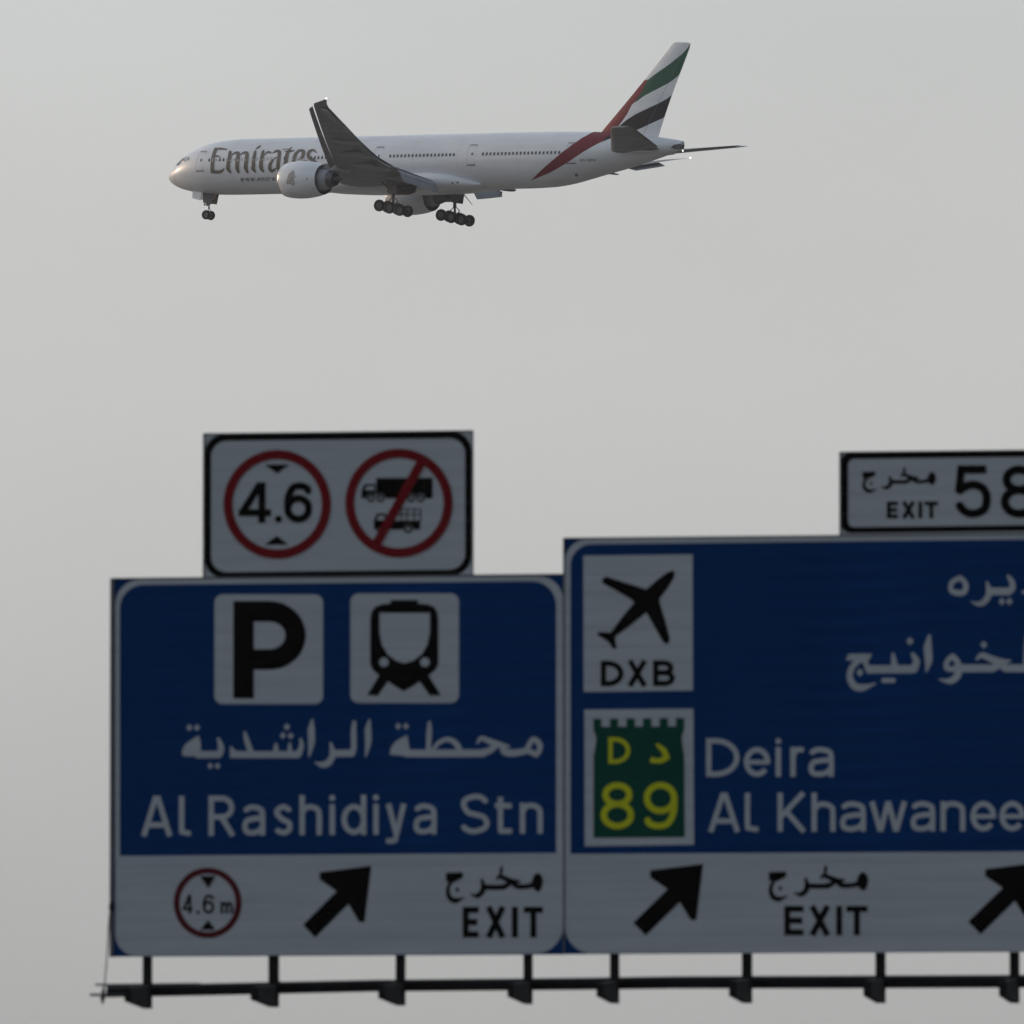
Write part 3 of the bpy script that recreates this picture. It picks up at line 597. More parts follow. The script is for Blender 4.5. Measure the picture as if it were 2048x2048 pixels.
for i, (xa, xb, ln, yb, yn, yt) in enumerate(posts):
    top = 1095 if xa > 1130 else 1175
    A = G(xa, yb-6, .09); B_ = G(xb, yb-6, .09); T_ = G(xa, top, .09)
    b = MB(); x0, x1 = A.x, B_.x; z0, z1 = G(xa, yb, .09).z, T_.z; y0, y1 = .078-.35, .190-.35
    b.box(x0, x1, y0, y0+.012, z0, z1); b.box(x0, x1, y1-.012, y1, z0, z1); xm = (x0+x1)/2; b.box(xm-.005, xm+.005, y0+.012, y1-.012, z0, z1)
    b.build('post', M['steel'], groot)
    # forward arm: a tapered bracket box reaching toward the traffic, with a clamp round the beam
    lg = (ln-(7 if xa < 1130 else 9))/190.5/sin(TH)*.97
    b = MB(); za, zb = z0, z0+.20
    ya = y0-.002; zt = G((xa+xb)/2, yt+4, .09).z
    pts = [(ya, za), (ya, zt), (ya-lg, zt-.06), (ya-lg, za+.045)]
    V = [(x, y, z) for x in (x0+.006, x1-.006) for y, z in pts]
    b.add(V, [[0, 1, 2, 3], [7, 6, 5, 4], [0, 4, 5, 1], [1, 5, 6, 2], [2, 6, 7, 3], [3, 7, 4, 0]])
    b.build('arm', M['steel'], groot)
    b = MB(); zc = G((xa+xb)/2, 1981 if xa < 400 else 1968, .32).z; b.box(xm-.03, xm+.03, .19-.35+.001, .38-.35, zc-.03, zc+.03); b.build('clamp', M['steel'], groot)
# column right of the frame, with footing
b = MB(); b.tube((0, .12, -.0), (0, .12, ORG.z+4.8), .26, .19, 24); b.build('column', M['steel2'], groot, True, 40)
b = MB(); b.box(-.55, .55, -.43, .67, -.3, .35); b.build('footing', M['concrete'], groot)
# thin cable hanging from the left edge of the blue sign, with a pointed shackle
cab = empty('hanging_cable', ORG+Ux*S(221, 1815, .02)[0]+Vz*S(221, 1815, .02)[1], (0, 0, -TH))
tag(cab, 'thin grey cable hanging from the left blue sign to the beam end', 'cable')
u0, v0 = S(221, 1815, .02)
def cp(x, y, d=.02): u, v = S(x, y, d); return Vector((u-u0, -d, v-v0))
b = MB(); pts = [cp(221, 1813), cp(218.5, 1835), cp(216.5, 1870), cp(214.5, 1905), cp(212, 1940), cp(209, 1972), cp(206, 1990)]
for a, c in zip(pts[:-1], pts[1:]): b.tube(a, c, .0075, n=8)
b.build('wire', M['cable'], cab, True)
b = MB(); V = [cp(x, y) for x, y in ((221, 1800), (226, 1806), (226, 1820), (220, 1824), (217.5, 1815))]; b.slab(V, (0, 1, 0), .03); b.build('anchor_lug', M['steel'], cab)
b = MB(); a, c, e = cp(208, 1971), cp(205.5, 1993), cp(205, 2010)
b.tube(a, c, .006, .032, n=8); b.tube(c+Vector((0, 0, -.001)), e, .032, .003, n=8); b.build('shackle', M['steel2'], cab)

# highway under the gantry (below the frame)
def strip(name, u0, u1, d0, d1, z, m):
    B0 = Vector((ORG.x, ORG.y, 0))
    V = [B0+Ux*u-Nn*d+Vz*z for u, d in ((u0, d0), (u1, d0), (u1, d1), (u0, d1))]
    return tag(mk(name, V, [[0, 1, 2, 3]], M[m]), kind='structure')
strip('road', -14, 5.6, -260, 1400, .004, 'asphalt')
for u in (-13.6, 5.0): strip('lane_line', u, u+.15, -260, 1400, .008, 'mark')
Vd = []; Fd = []; B0 = Vector((ORG.x, ORG.y, 0))
for u in (-9.9, -6.2, -2.5, 1.2):
    for k in range(60):
        d = -200+k*12; i = len(Vd); Vd += [B0+Ux*a-Nn*c+Vz*.008 for a, c in ((u, d), (u+.15, d), (u+.15, d+4), (u, d+4))]; Fd.append([i, i+1, i+2, i+3])
tag(mk('lane_dashes', Vd, Fd, M['mark']), kind='structure')

# ================================================================== airliner (x aft, y starboard, z up; metres from the nose)
AR = Matrix.Rotation(radians(-38.44), 3, 'Z') @ Matrix.Rotation(radians(2.30), 3, 'Y') @ Matrix.Rotation(radians(-1.58), 3, 'X')
AT = Vector((-38.56, 1500, 138.63))
air = empty('passenger_airliner', AT, AR.to_euler())
tag(air, 'white airliner with gold lettering and a red, green and black striped tail, wheels down', 'airplane')
ARi = AR.transposed(); CB = ARi @ (CAM-AT)                    # camera in body coordinates, for tracing only
def bray(px, py): return (ARi @ ray(px, py)).normalized()
def bproj(P):
    d = AR @ Vector(P)+AT-CAM; return (1024+FPX*d.dot(RT)/d.dot(FWD), 1024-FPX*d.dot(UP)/d.dot(FWD))
def onplane(px, py, axis, val):
    d = bray(px, py); t = (val-CB[axis])/d[axis]; return CB+d*t

def pchip(X, Y, q):
    X = np.array(X, float); Y = np.array(Y, float); h = np.diff(X); dl = np.diff(Y)/h; m = np.zeros_like(Y)
    m[0] = dl[0]; m[-1] = dl[-1]
    for i in range(1, len(X)-1):
        if dl[i-1]*dl[i] > 0: w1 = 2*h[i]+h[i-1]; w2 = h[i]+2*h[i-1]; m[i] = (w1+w2)/(w1/dl[i-1]+w2/dl[i])
    q = np.clip(np.array(q, float), X[0], X[-1]); i = np.clip(np.searchsorted(X, q)-1, 0, len(h)-1); t = (q-X[i])/h[i]
    return (2*t**3-3*t**2+1)*Y[i]+(t**3-2*t**2+t)*h[i]*m[i]+(-2*t**3+3*t**2)*Y[i+1]+(t**3-t**2)*h[i]*m[i+1]
#      x,   top,  bottom, halfwidth
FS = [(0, -.72, -.72, 0), (.06, -.45, -.99, .30), (.2, -.2, -1.2, .54), (.5, .1, -1.44, .86), (1.0, .5, -1.72, 1.22), (1.7, 1.0, -2.0, 1.62), (2.5, 1.53, -2.22, 1.98), (3.4, 2.04, -2.40, 2.30),
      (4.4, 2.48, -2.56, 2.57), (5.6, 2.83, -2.70, 2.80), (7, 3.11, -2.79, 2.97), (9, 3.33, -2.84, 3.07), (11, 3.41, -2.85, 3.1), (30, 3.42, -2.83, 3.1), (52, 3.44, -2.80, 3.1),
      (55, 3.43, -2.72, 3.08), (57.5, 3.40, -2.45, 3.0), (60, 3.33, -1.95, 2.84), (62.7, 3.2, -1.36, 2.56), (66.5, 2.95, -.58, 1.98), (69.5, 2.62, .18, 1.36), (72, 2.28, .85, .66), (73.1, 2.08, 1.15, .30)]
def fsec(x):
    s = sqrt(max(x, 0)); X = [sqrt(f[0]) for f in FS]
    return tuple(float(pchip(X, [f[k] for f in FS], [s])[0]) for k in (1, 2, 3))
xs = sorted(set([round((i/16)**2*4, 4) for i in range(17)]+[4+i*.5 for i in range(15)]+[11+i*1.5 for i in range(28)]+[52+.6*i for i in range(36)]+[73.1]))
xs = [x for x in xs if x <= 73.1]; NS = 64; V = []; F = []
for x in xs:
    t, bt, hw = fsec(x); zc = (t+bt)/2; hz = (t-bt)/2
    for i in range(NS): a = 2*pi*i/NS; V.append((x, hw*cos(a), zc+hz*sin(a)))
for j in range(len(xs)-1):
    for i in range(NS): F.append([j*NS+i, (j+1)*NS+i, (j+1)*NS+(i+1) % NS, j*NS+(i+1) % NS])
F.append([(len(xs)-1)*NS+i for i in range(NS)])
fm = [0]*len(F)
nose_n = sum(1 for x in xs if x < 2.0)
for k in range(len(F)):
    if k//NS < nose_n: fm[k] = 1
fus = mk('fuselage', V, F, None, air, True, [M['white'], M['nosew']], fm, 50)
fbv = BVHTree.FromPolygons([Vector(v) for v in V], F)

def fnorm(p, side=None):
    t, bt, hw = fsec(p[0]); t2, b2, h2 = fsec(p[0]+.2); zc = (t+bt)/2; hz = max((t-bt)/2, .01); hw = max(hw, .01)
    sl = -((t2-b2)/2+h2-(t-bt)/2-hw)/2/.2
    n = Vector((0, p[1]/hw/hw, (p[2]-zc)/hz/hz)).normalized(); n.x = sl; return n.normalized()
def snap(P, bvh=fbv, off=.018):
    loc, nr, _, _ = bvh.find_nearest(P)
    if nr.dot(P-loc) < 0 and (P-loc).length > 1e-4: pass
    c = Vector((loc.x, 0, 0)); n2 = Vector((0, loc.y, loc.z))
    if nr.dot(n2) < 0: nr = -nr
    return loc+nr*off
def cast(px, py, bvh, off):
    for k in range(14):
        d = bray(px, py+k*.6); loc, nr, _, _ = bvh.ray_cast(CB, d, 5000)
        if loc is not None:
            if nr.dot(d) > 0: nr = -nr
            return loc+nr*off
    return None
def decal(name, m, pos, neg, parent, bvh, off=.02, grid=None, mirror=False):
    gs = islands(pos)
    if len(gs) > 1:
        for g in gs: decal(name, m, g, neg, parent, bvh, off, grid, mirror)
        return
    V2, T = fill(pos, neg, grid); W = [cast(x, y, bvh, off) for x, y in V2]
    idx = {}; VV = []
    for i, p in enumerate(W):
        if p is not None: idx[i] = len(VV); VV.append(p)
    TT = [[idx[i] for i in t] for t in T if all(i in idx for i in t)]
    o = mk(name, VV, TT, M[m], parent, True, nrm=[fnorm(p) for p in VV] if bvh is fbv else None)
    if mirror: mk(name, [(p[0], -p[1], p[2]) for p in VV], [t[::-1] for t in TT], M[m], parent, True)
    return o
def side_decal(name, m, poly2, parent, off=.02, grid=.35, side=-1, neg=()):
    """poly2 in side view (x,z) body metres, pushed sideways on to the fuselage skin"""
    V2, T = fill(poly2, neg, grid); VV = []
    for x, z in V2:
        t, bt, hw = fsec(x); zc = (t+bt)/2; hz = (t-bt)/2; q = max(0, 1-((z-zc)/hz)**2)
        n = Vector((0, side*sqrt(q)/hw, (z-zc)/hz/hz)).normalized()
        VV.append(Vector((x, side*hw*sqrt(q), z))+n*off)
    return mk(name, VV, T, M[m], parent, True, nrm=[fnorm(p) for p in VV])
# seams
for x in (2.05, 11.4, 22.9, 30.2, 37.6, 43.9, 52.4, 57.0, 64.6):
    b = MB(); t, bt, hw = fsec(x); zc = (t+bt)/2; hz = (t-bt)/2; n = 64; VV = []
    for dx in (-.012, .012):
        for i in range(n): a = 2*pi*i/n; VV.append((x+dx, (hw+.004)*cos(a), zc+(hz+.004)*sin(a)))
    b.add(VV, [[i, (i+1) % n, n+(i+1) % n, n+i] for i in range(n)]); b.build('radome_seam', M['seaml'], fus)
# cabin windows, doors: same on both sides
wp = rrect(-.125, -.185, .125, .185, .1, 4); V2, T = fill([wp])
def add_window(x, z, side, shut=False):
    t, bt, hw = fsec(x); zc = (t+bt)/2; hz = (t-bt)/2; a = math.asin(max(-1, min(1, (z-zc)/hz)))
    n = Vector((0, side*cos(a), sin(a))).normalized(); y = side*hw*cos(a)
    key = (side, shut)
    if key not in wmesh:
        me = bpy.data.meshes.new('window'); tz = Vector((0, -side*sin(a), cos(a)))
        me.from_pydata([tuple(Vector((u, 0, 0))+tz*v) for u, v in V2], [], T if side < 0 else [q[::-1] for q in T]); me.materials.append(M['shade' if shut else 'glass']); wmesh[key] = me
    o = link_mesh('window', wmesh[key], fus); o.location = Vector((x, y, z))+n*.022
wmesh = {}
for x0, x1 in ((8.1, 17.7), (20.3, 31.3), (34.35, 43.5), (47.55, 58.3)):
    n = int((x1-x0)/.533)+1
    for k in range(n):
        for sd in (-1, 1): add_window(x0+k*.533, .79, sd, (x0 < 15 and k not in (0, 3, 4)) or (15 < x0 < 25 and k < 5))
def door(x, side):
    w2 = .6
    outer = rrect(x-w2, -.32, x+w2, 1.78, .22, 6); inner = rrect(x-w2+.05, -.26, x+w2-.05, 1.72, .18, 6)
    d = side_decal('door', 'white', [inner], fus, .010, .25, side)
    side_decal('door_outline', 'seam', [outer], d, .020, .3, side, [rrect(x-w2+.022, -.298, x+w2-.022, 1.758, .2, 6)])
    side_decal('door_sill', 'seam', [rrect(x-w2-.05, -.48, x+w2+.05, -.36, .02, 2)], d, .025, .3, side)
    side_decal('door_head', 'seam', [rrect(x-w2+.05, 1.83, x+w2-.05, 1.91, .02, 2)], d, .025, .3, side)
    side_decal('door_window', 'glass', [rrect(x+.02, .66, x+.22, .98, .08, 4)], d, .036, None, side)
for x in (6.7, 19.0, 32.6, 45.9, 59.7):
    for sd in (-1, 1): door(x, sd)
# cockpit windows
for sd in (-1, 1):
    for P in ([(2.25, .62), (2.62, 1.22), (3.30, 1.30), (3.05, .66)], [(3.15, .68), (3.40, 1.30), (4.05, 1.36), (3.95, .76)], [(4.07, .80), (4.17, 1.34), (4.62, 1.22), (4.72, .92)]):
        VV = []; V3, T3 = fill([P], [], .15)
        for x, z in V3:
            t, bt, hw = fsec(x); zc = (t+bt)/2; hz = (t-bt)/2; q = max(.02, 1-((z-zc)/hz)**2)
            VV.append(snap(Vector((x, sd*hw*sqrt(q), z)), off=.02))
        mk('cockpit_window', VV, T3, M['cglass'], fus, True)
decal('windscreen', 'glass', [[(351.5, 331), (354, 328), (358, 323), (363, 317), (367, 314.5), (368, 318), (362, 325.5), (357, 331)]], [], fus, fbv, .022, 2.0, True)

# wing to body fairing
bx = [22.5, 24, 26, 28.5, 31, 34, 37, 40, 42.5, 44.5, 46.5]
bw = [2.2, 2.75, 3.12, 3.34, 3.42, 3.44, 3.44, 3.40, 3.22, 2.80, 2.0]
bb = [-2.65, -2.88, -3.0, -3.1, -3.15, -3.2, -3.22, -3.2, -3.12, -3.0, -2.7]
bt_ = [-2.1, -1.6, -1.15, -.95, -.85, -.8, -.8, -.85, -1.1, -1.6, -2.2]
qx = np.linspace(22.5, 46.5, 44); W1 = pchip(bx, bw, qx); B1 = pchip(bx, bb, qx); T1 = pchip(bx, bt_, qx)
V = []; F = []; n = 40
for x, hw, lo, hi in zip(qx, W1, B1, T1):
    zc = (lo+hi)/2; hz = (hi-lo)/2
    for i in range(n):
        a = 2*pi*i/n; ca, sa = cos(a), sin(a); e = .72
        V.append((x, hw*math.copysign(abs(ca)**e, ca), zc+hz*math.copysign(abs(sa)**e, sa)))
for j in range(len(qx)-1):
    for i in range(n): F.append([j*n+i, (j+1)*n+i, (j+1)*n+(i+1) % n, j*n+(i+1) % n])
F += [list(range(n)), [(len(qx)-1)*n+i for i in range(n)][::-1]]
mk('belly_fairing', V, F, M['white'], air, True, autosm=60)

# ---- aerofoil lofts
def foil(n=14, t=.12, camber=.015):
    """closed section: list of (chord fraction, height/chord) upper TE->LE->lower TE"""
    up = []; lo = []
    for i in range(n+1):
        c = .5*(1-cos(pi*i/n)); y = 5*t*(.2969*sqrt(c)-.126*c-.3516*c*c+.2843*c**3-.1036*c**4); m = camber*4*c*(1-c)
        up.append((c, m+y)); lo.append((c, m-y))
    return up[::-1]+lo[1:]
def loft(secs, name, m, parent, axis='y', smooth=True):
    """secs: (span pos, x_le, x_te, z_le, z_te, t/c, camber, other offset)"""
    V = []; F = []; 
    for (s, xl, xt, zl, zt, t, cb) in secs:
        c = sqrt((xt-xl)**2+(zt-zl)**2); ux, uz = (xt-xl)/c, (zt-zl)/c
        for f, h in foil(12, t, cb):
            x = xl+ux*f*c-uz*h*c; z = zl+uz*f*c+ux*h*c
            V.append((x, s, z) if axis == 'y' else (x, z, s))
    k = 25
    for j in range(len(secs)-1):
        for i in range(k): F.append([j*k+i, j*k+(i+1) % k, (j+1)*k+(i+1) % k, (j+1)*k+i])
    F += [list(range(k))[::-1], [(len(secs)-1)*k+i for i in range(k)]]
    return mk(name, V, F, M[m], parent, smooth, autosm=35)
def wz(y): s = y-3.1; return -1.95+.140*s+.0020*s*s
def wle(y): return 45.25+.657*(y-30.93)+.64        # fixed leading edge
wte_y = [0, 3.1, 8.9, 9.0, 10.3, 13.3, 19.53, 24.83, 30.09, 31.2, 32.45]; wte_x = [41.1, 40.9, 40.1, 40.5, 40.2, 40.75, 43.15, 45.3, 47.25, 48.0, 49.0]
def wte(y): return float(np.interp(y, wte_y, wte_x))
for sd in (-1, 1):
    ys = [1.5, 3.1, 5, 7, 8.9, 10.3, 13, 16, 20, 24.5, 27, 29.8, 30.6, 31.2, 31.8, 32.2, 32.4]; secs = []
    for y in ys:
        xl = wle(y)
        if y > 31.1: xl = wle(31.1)+(y-31.1)*2.3
        if y < 9: xl -= (9-y)*.12
        xt = wte(y); tc = float(np.interp(y, [1.5, 3.1, 9, 20, 30, 32.4], [.135, .13, .105, .095, .085, .05])); z = wz(y)
        tw = float(np.interp(y, [3, 12, 30], [.030, .010, -.01]))*(xt-xl)
        secs.append((sd*y, xl, max(xt, xl+.25), z+tw*.5, z-tw*.5, tc, .012))
    wing = loft(secs, 'wing', 'grey', air)
    # slats: drooped, with a slot to the leading edge
    for y0, y1 in ((3.6, 8.6), (10.4, 14.2), (14.26, 18.2), (18.26, 22.2), (22.26, 26.3), (26.36, 30.5)):
        secs = []
        for y in (y0, (y0+y1)/2, y1):
            xl = wle(y)-.64-(max(0, 9-y)*.12); ch = float(np.interp(y, [3, 12, 30], [.95, .72, .50])); z = wz(y)
            secs.append((sd*y, xl, xl+ch, z-.42, z-.10+.02*ch, .16, .07))
        loft(secs, 'slat', 'grey', wing)
    # flaps, deflected
    def flap(y0, y1, ch, x_off, drop, defl, name, m):
        secs = []
        for y in np.linspace(y0, y1, 4):
            xt = wte(y); z = wz(y); x0 = xt-x_off; zl = z-drop
            secs.append((sd*y, x0, x0+ch*cos(radians(defl)), zl, zl-ch*sin(radians(defl)), .13, .03))
        return loft(secs, name, m, wing)
    flap(3.35, 8.85, 1.30, .50, .05, 34, 'inboard_flap', 'lgrey'); flap(3.4, 8.8, 1.08, -.40, .72, 58, 'flap_segment', 'lgrey')
    flap(9.0, 10.25, 1.7, 1.1, .04, 12, 'flaperon', 'grey')
    flap(10.4, 17.2, 1.5, .95, .04, 22, 'outboard_flap', 'lgrey'); flap(17.26, 24.3, 1.1, .80, .0, 13, 'outboard_flap', 'lgrey')
    flap(26.3, 29.9, 1.35, 1.05, .12, 17, 'aileron', 'grey')
    # flap track fairings
    for y, ln, r in ((6.3, 5.2, .34), (11.2, 5.6, .36), (15.6, 5.0, .30), (20.2, 4.0, .19), (24.2, 2.6, .10)):
        xt = wte(y); z = wz(y); pr = []; V = []; F = []; n = 14; K = 16
        for j in range(K+1):
            f = j/K; rr = r*(max(0, 1-(abs(f-.42)/(.42 if f < .42 else .58))**2.1))**.55+.002
            x = xt-ln*.86+f*ln; drp = -.28-.22*min(1, f/.4)-max(0, f-.5)*3.2*r
            for i in range(n): a = 2*pi*i/n; V.append((x, sd*y+rr*.75*cos(a), z+drp+rr*1.25*sin(a)))
        for j in range(K):
            for i in range(n): F.append([j*n+i, j*n+(i+1) % n, (j+1)*n+(i+1) % n, (j+1)*n+i])
        mk('flap_track_fairing', V, F, M['fair'], wing, True)
    # wing tip light
    b = MB(); b.lathe([(-.13, 0.001), (-.09, .08), (0, .11), (.09, .08), (.13, .001)], (48.95, sd*32.46, wz(32.4)+.02), 'x', 12); b.build('tip_light', M['lamp'], wing, True)
    # ---- engine
    ex, ey, ez = 24.97, 9.6*sd, -2.40
    b = MB(); b.lathe([(1.25, 1.50), (.7, 1.47), (.25, 1.50), (.08, 1.56), (0, 1.66), (.06, 1.76), (.25, 1.86), (.7, 1.98), (1.3, 2.05), (2.1, 2.09), (3.0, 2.07), (3.9, 1.98), (4.7, 1.84), (5.4, 1.67)], (ex, ey, ez), 'x', 56, 0); b.lathe([(5.4, 1.67), (5.37, 1.62), (4.9, 1.66), (4.3, 1.70)], (ex, ey, ez), 'x', 56, 1)
    nac = b.build('nacelle', [M['white'], M['duct']], air, True, 50)
    nbv = BVHTree.FromPolygons([v for v in b.V], b.F)
    b = MB(); b.lathe([(-.012, 1.66), (.06, 1.772), (.25, 1.872), (.34, 1.90)], (ex, ey, ez), 'x', 56); b.build('inlet_lip', M['metal'], nac, True)
    b = MB(); b.lathe([(1.2, .45), (1.2, 1.52)], (ex, ey, ez), 'x', 40); b.lathe([(.55, .001), (.7, .16), (1.0, .36), (1.2, .46)], (ex, ey, ez), 'x', 24); b.build('fan_hub', M['dmetal'], nac, True, 40)
    for k in range(22):
        a = 2*pi*k/22; b = MB(); V = []
        for r, dx, da in ((.45, -.12, 0), (.45, .05, .16), (1.50, .07, .30), (1.50, -.10, .12)): V.append((ex+1.05+dx, ey+r*cos(a+da), ez+r*sin(a+da)))
        b.slab(V, (1, 0, 0), .02); b.build('fan_blade', M['metal'], nac)
    b = MB(); b.lathe([(4.3, 1.70), (4.3, 1.2)], (ex, ey, ez), 'x', 40); b.build('bypass_duct', M['duct'], nac)
    b = MB(); b.lathe([(4.2, 1.30), (4.9, 1.30), (5.5, 1.20), (6.1, 1.04), (6.3, .97)], (ex, ey, ez), 'x', 44); b.build('core_cowl', M['lgrey'], nac, True)
    b = MB(); b.lathe([(6.28, .95), (6.6, .88), (7.05, .74), (7.04, .70), (6.4, .72), (6.3, .3)], (ex, ey, ez), 'x', 40); b.build('exhaust_nozzle', M['dmetal'], nac, True, 50)
    b = MB(); b.lathe([(6.4, .5), (6.9, .46), (7.4, .30), (7.9, .12), (8.15, .03), (8.16, .001)], (ex, ey, ez), 'x', 28); b.build('exhaust_plug', M['dmetal'], nac, True)
    # pylon
    zt = wz(9.6)
    b = MB(); prof = [(26.3, ez+2.02), (27.6, ez+2.22), (29.6, zt+.12), (30.8, zt+.30), (34.5, zt-.25), (34.0, zt-.9), (32.0, ez+1.0), (30.3, ez+.95), (29.0, ez+1.6), (27.4, ez+1.9)]
    n = len(prof); wd = [.08, .2, .26, .26, .04, .05, .2, .24, .26, .2]
    V = [(x, ey+sgn*wd[i], z) for sgn in (-1, 1) for i, (x, z) in enumerate(prof)]
    b.add(V, [list(range(n)), list(range(n, 2*n))[::-1]]+[[i, (i+1) % n, n+(i+1) % n, n+i] for i in range(n)]); b.build('pylon', M['fair'], air)
    if sd < 0:
        zc_ = zmap(540, 300, 10.733)
        crest = [('s', [(505, 435), (470, 480), (425, 520), (395, 600), (375, 690)], [10, 34, 40, 44, 40]), ('s', [(500, 450), (512, 520), (490, 590), (500, 640)], [20, 40, 40, 30]), ('s', [(390, 600), (450, 570), (500, 600), (565, 560)], [30, 36, 36, 10]),
                 ('s', [(370, 720), (430, 700), (500, 740), (525, 690)], [36, 44, 40, 20]), ('s', [(440, 560), (430, 680)], [60, 70]), ('s', [(490, 470), (470, 560)], [30, 50]), ('s', [(470, 640), (505, 680)], [30, 36])]
        decal('crest', 'crest', ar(crest, zc_, 1), [], nac, nbv, .02)
        decal('nacelle_mark', 'seam', [zc_(rrect(785, 585, 800, 650, 2)), zc_(rrect(905, 815, 925, 832, 2))], [], nac, nbv, .02)
    # ---- stabiliser
    secs = []
    for y, xl, xt in ((1.0, 64.0, 70.6), (1.9, 64.6, 70.9), (4, 66.2, 71.6), (7, 68.5, 72.6), (9.8, 70.6, 73.55), (10.5, 71.35, 73.8), (10.76, 71.9, 73.85)):
        z = 1.02+.165*(y-1.2); secs.append((sd*y, xl, xt, z-.20*(11-y)/9, z+.14*(11-y)/9, .095, -.01))
    st_ = loft(secs, 'horizontal_stabiliser', 'grey', air)
    secs = []
    for y, xl, xt in ((1.9, 69.2, 71.15), (5.5, 71.0, 72.32), (9.6, 72.9, 73.62)):
        z = 1.02+.165*(y-1.2)+.08; secs.append((sd*y, xl, xt, z, z+.10, .10, 0))
    loft(secs, 'elevator', 'grey', st_)
    b = MB(); VV = []
    b.lathe([(-.1, .001), (.3, .26), (1.5, .42), (4.5, .42), (6.3, .2), (6.9, .001)], (63.9, sd*1.75, .86), 'x', 18); 
    for v in b.V: v.z = .86+(v.z-.86)*.42
    b.build('stabiliser_root_fairing', M['white'], st_, True)

# ---- fin with its stripes, drawn in side view and given thickness
zt3 = zmap(1040, 60, 4.025)
def xz(px, py, y=-.25): p = onplane(px, py, 1, y); return (p.x, p.z)
fin_px = [(1188, 272), (1200, 264), (1212, 251), (1230, 230), (1260, 194), (1290, 157), (1320, 118), (1338, 93), (1343, 86.5), (1350, 84), (1372, 84.5), (1378.5, 86), (1376, 97), (1362, 134), (1350, 165), (1340, 193), (1329, 225), (1321, 250), (1314.5, 272), (1311, 285), (1180, 290)]
green_px = zt3([(1356, 112), (1340, 142), (1300, 190), (1200, 274), (1100, 345), (1022, 404), (985, 490), (925, 588), (1000, 530), (1100, 476), (1200, 420), (1262, 368), (1290, 330), (1330, 300), (1370, 150)])
redf_px = zt3([(1024, 400), (985, 490), (944, 562), (902, 603), (865, 680), (815, 752), (765, 815), (720, 870), (640, 900), (560, 880), (610, 815), (700, 730), (790, 630), (870, 535), (940, 460), (1000, 400)])
black_px = zt3([(1260, 470), (1212, 522), (1170, 555), (1110, 590), (1030, 630), (930, 680), (862, 725), (815, 765), (765, 815), (730, 860), (790, 880), (860, 840), (930, 810), (985, 785), (1050, 752), (1142, 706), (1200, 660)])
Ff = [xz(*p) for p in fin_px]
def inside(p, poly):
    c = False; n = len(poly)
    for i in range(n):
        (x1, y1), (x2, y2) = poly[i], poly[i-1]
        if (y1 > p[1]) != (y2 > p[1]) and p[0] < (x2-x1)*(p[1]-y1)/(y2-y1)+x1: c = not c
    return c
le_z = [xz(1188, 272)[1], xz(1200, 264)[1], xz(1344, 86)[1]]; le_x = [xz(1188, 272)[0], xz(1200, 264)[0], xz(1344, 86)[0]]
te_z = [xz(1314.5, 272)[1], xz(1378.5, 86)[1]]; te_x = [xz(1314.5, 272)[0], xz(1378.5, 86)[0]]
def thick(x, z):
    a = float(np.interp(z, le_z, le_x)); c = float(np.interp(z, te_z, te_x)); f = min(max((x-a)/(c-a), 0), 1)
    return max(.012, (c-a)*5*.095*(.2969*sqrt(f)-.126*f-.3516*f*f+.2843*f**3-.1036*f**4))
Gp = [xz(*p) for p in green_px]; Rp = [xz(*p) for p in redf_px]; Bp = [xz(*p) for p in black_px]
allp = [Ff, Gp, Rp, Bp]; V2 = []; FF = []
for p in allp:
    if area(p) < 0: p = p[::-1]
    b0 = len(V2); V2 += [Vector(a) for a in p]; FF.append(list(range(b0, len(V2))))
for x in np.arange(60, 75, .3):
    for z in np.arange(1, 14, .4):
        if inside((x, z), Ff): V2.append(Vector((float(x)+.01, float(z)+.01)))
r = delaunay_2d_cdt(V2, [], FF, 0, 1e-5, True)
buck = {0: [], 1: [], 2: [], 3: []}
for f, o in zip(r[2], r[5]):
    if 0 in o:
        k = 0
        for q in (3, 1, 2):
            if q in o: k = q; 
            if k: break
        buck[k].append(list(f))
finobj = None
for k, nm, mm in ((0, 'fin', 'white'), (1, 'green_stripe', 'green'), (2, 'red_stripe', 'red'), (3, 'black_stripe', 'black')):
    V = []; F = []; mp = {}
    for side in (-1, 1):
        for f in buck[k]:
            g = []
            for i in f:
                if (i, side) not in mp: x, z = r[0][i]; mp[(i, side)] = len(V); V.append((x, side*thick(x, z), z))
                g.append(mp[(i, side)])
            F.append(g if side < 0 else g[::-1])
    if k == 0:                                    # close the outline
        n = len(Ff); b0 = len(V)
        for x, z in Ff: V += [(x, -thick(x, z), z), (x, thick(x, z), z)]
        F += [[b0+2*i, b0+2*i+1, b0+2*((i+1) % n)+1, b0+2*((i+1) % n)] for i in range(n)]
    o = mk(nm, V, F, M[mm], finobj or air, True, autosm=40)
    if k == 0: finobj = o
# rudder hinge line
V = []; P0 = [(te_x[0]-2.05, te_z[0]+.1), (te_x[1]-.95, te_z[1]-.9)]
b = MB()
for sd in (-1, 1):
    VV = [Vector((P0[0][0]+(P0[1][0]-P0[0][0])*t+d, 0, P0[0][1]+(P0[1][1]-P0[0][1])*t)) for t in np.linspace(0, 1, 12) for d in (-.02, .02)]
    for v in VV: v.y = sd*(thick(v.x, v.z)+.012)
    b.add(VV, [[2*i, 2*i+1, 2*i+3, 2*i+2] for i in range(11)])
b.build('rudder_hinge_line', M['seam'], finobj)

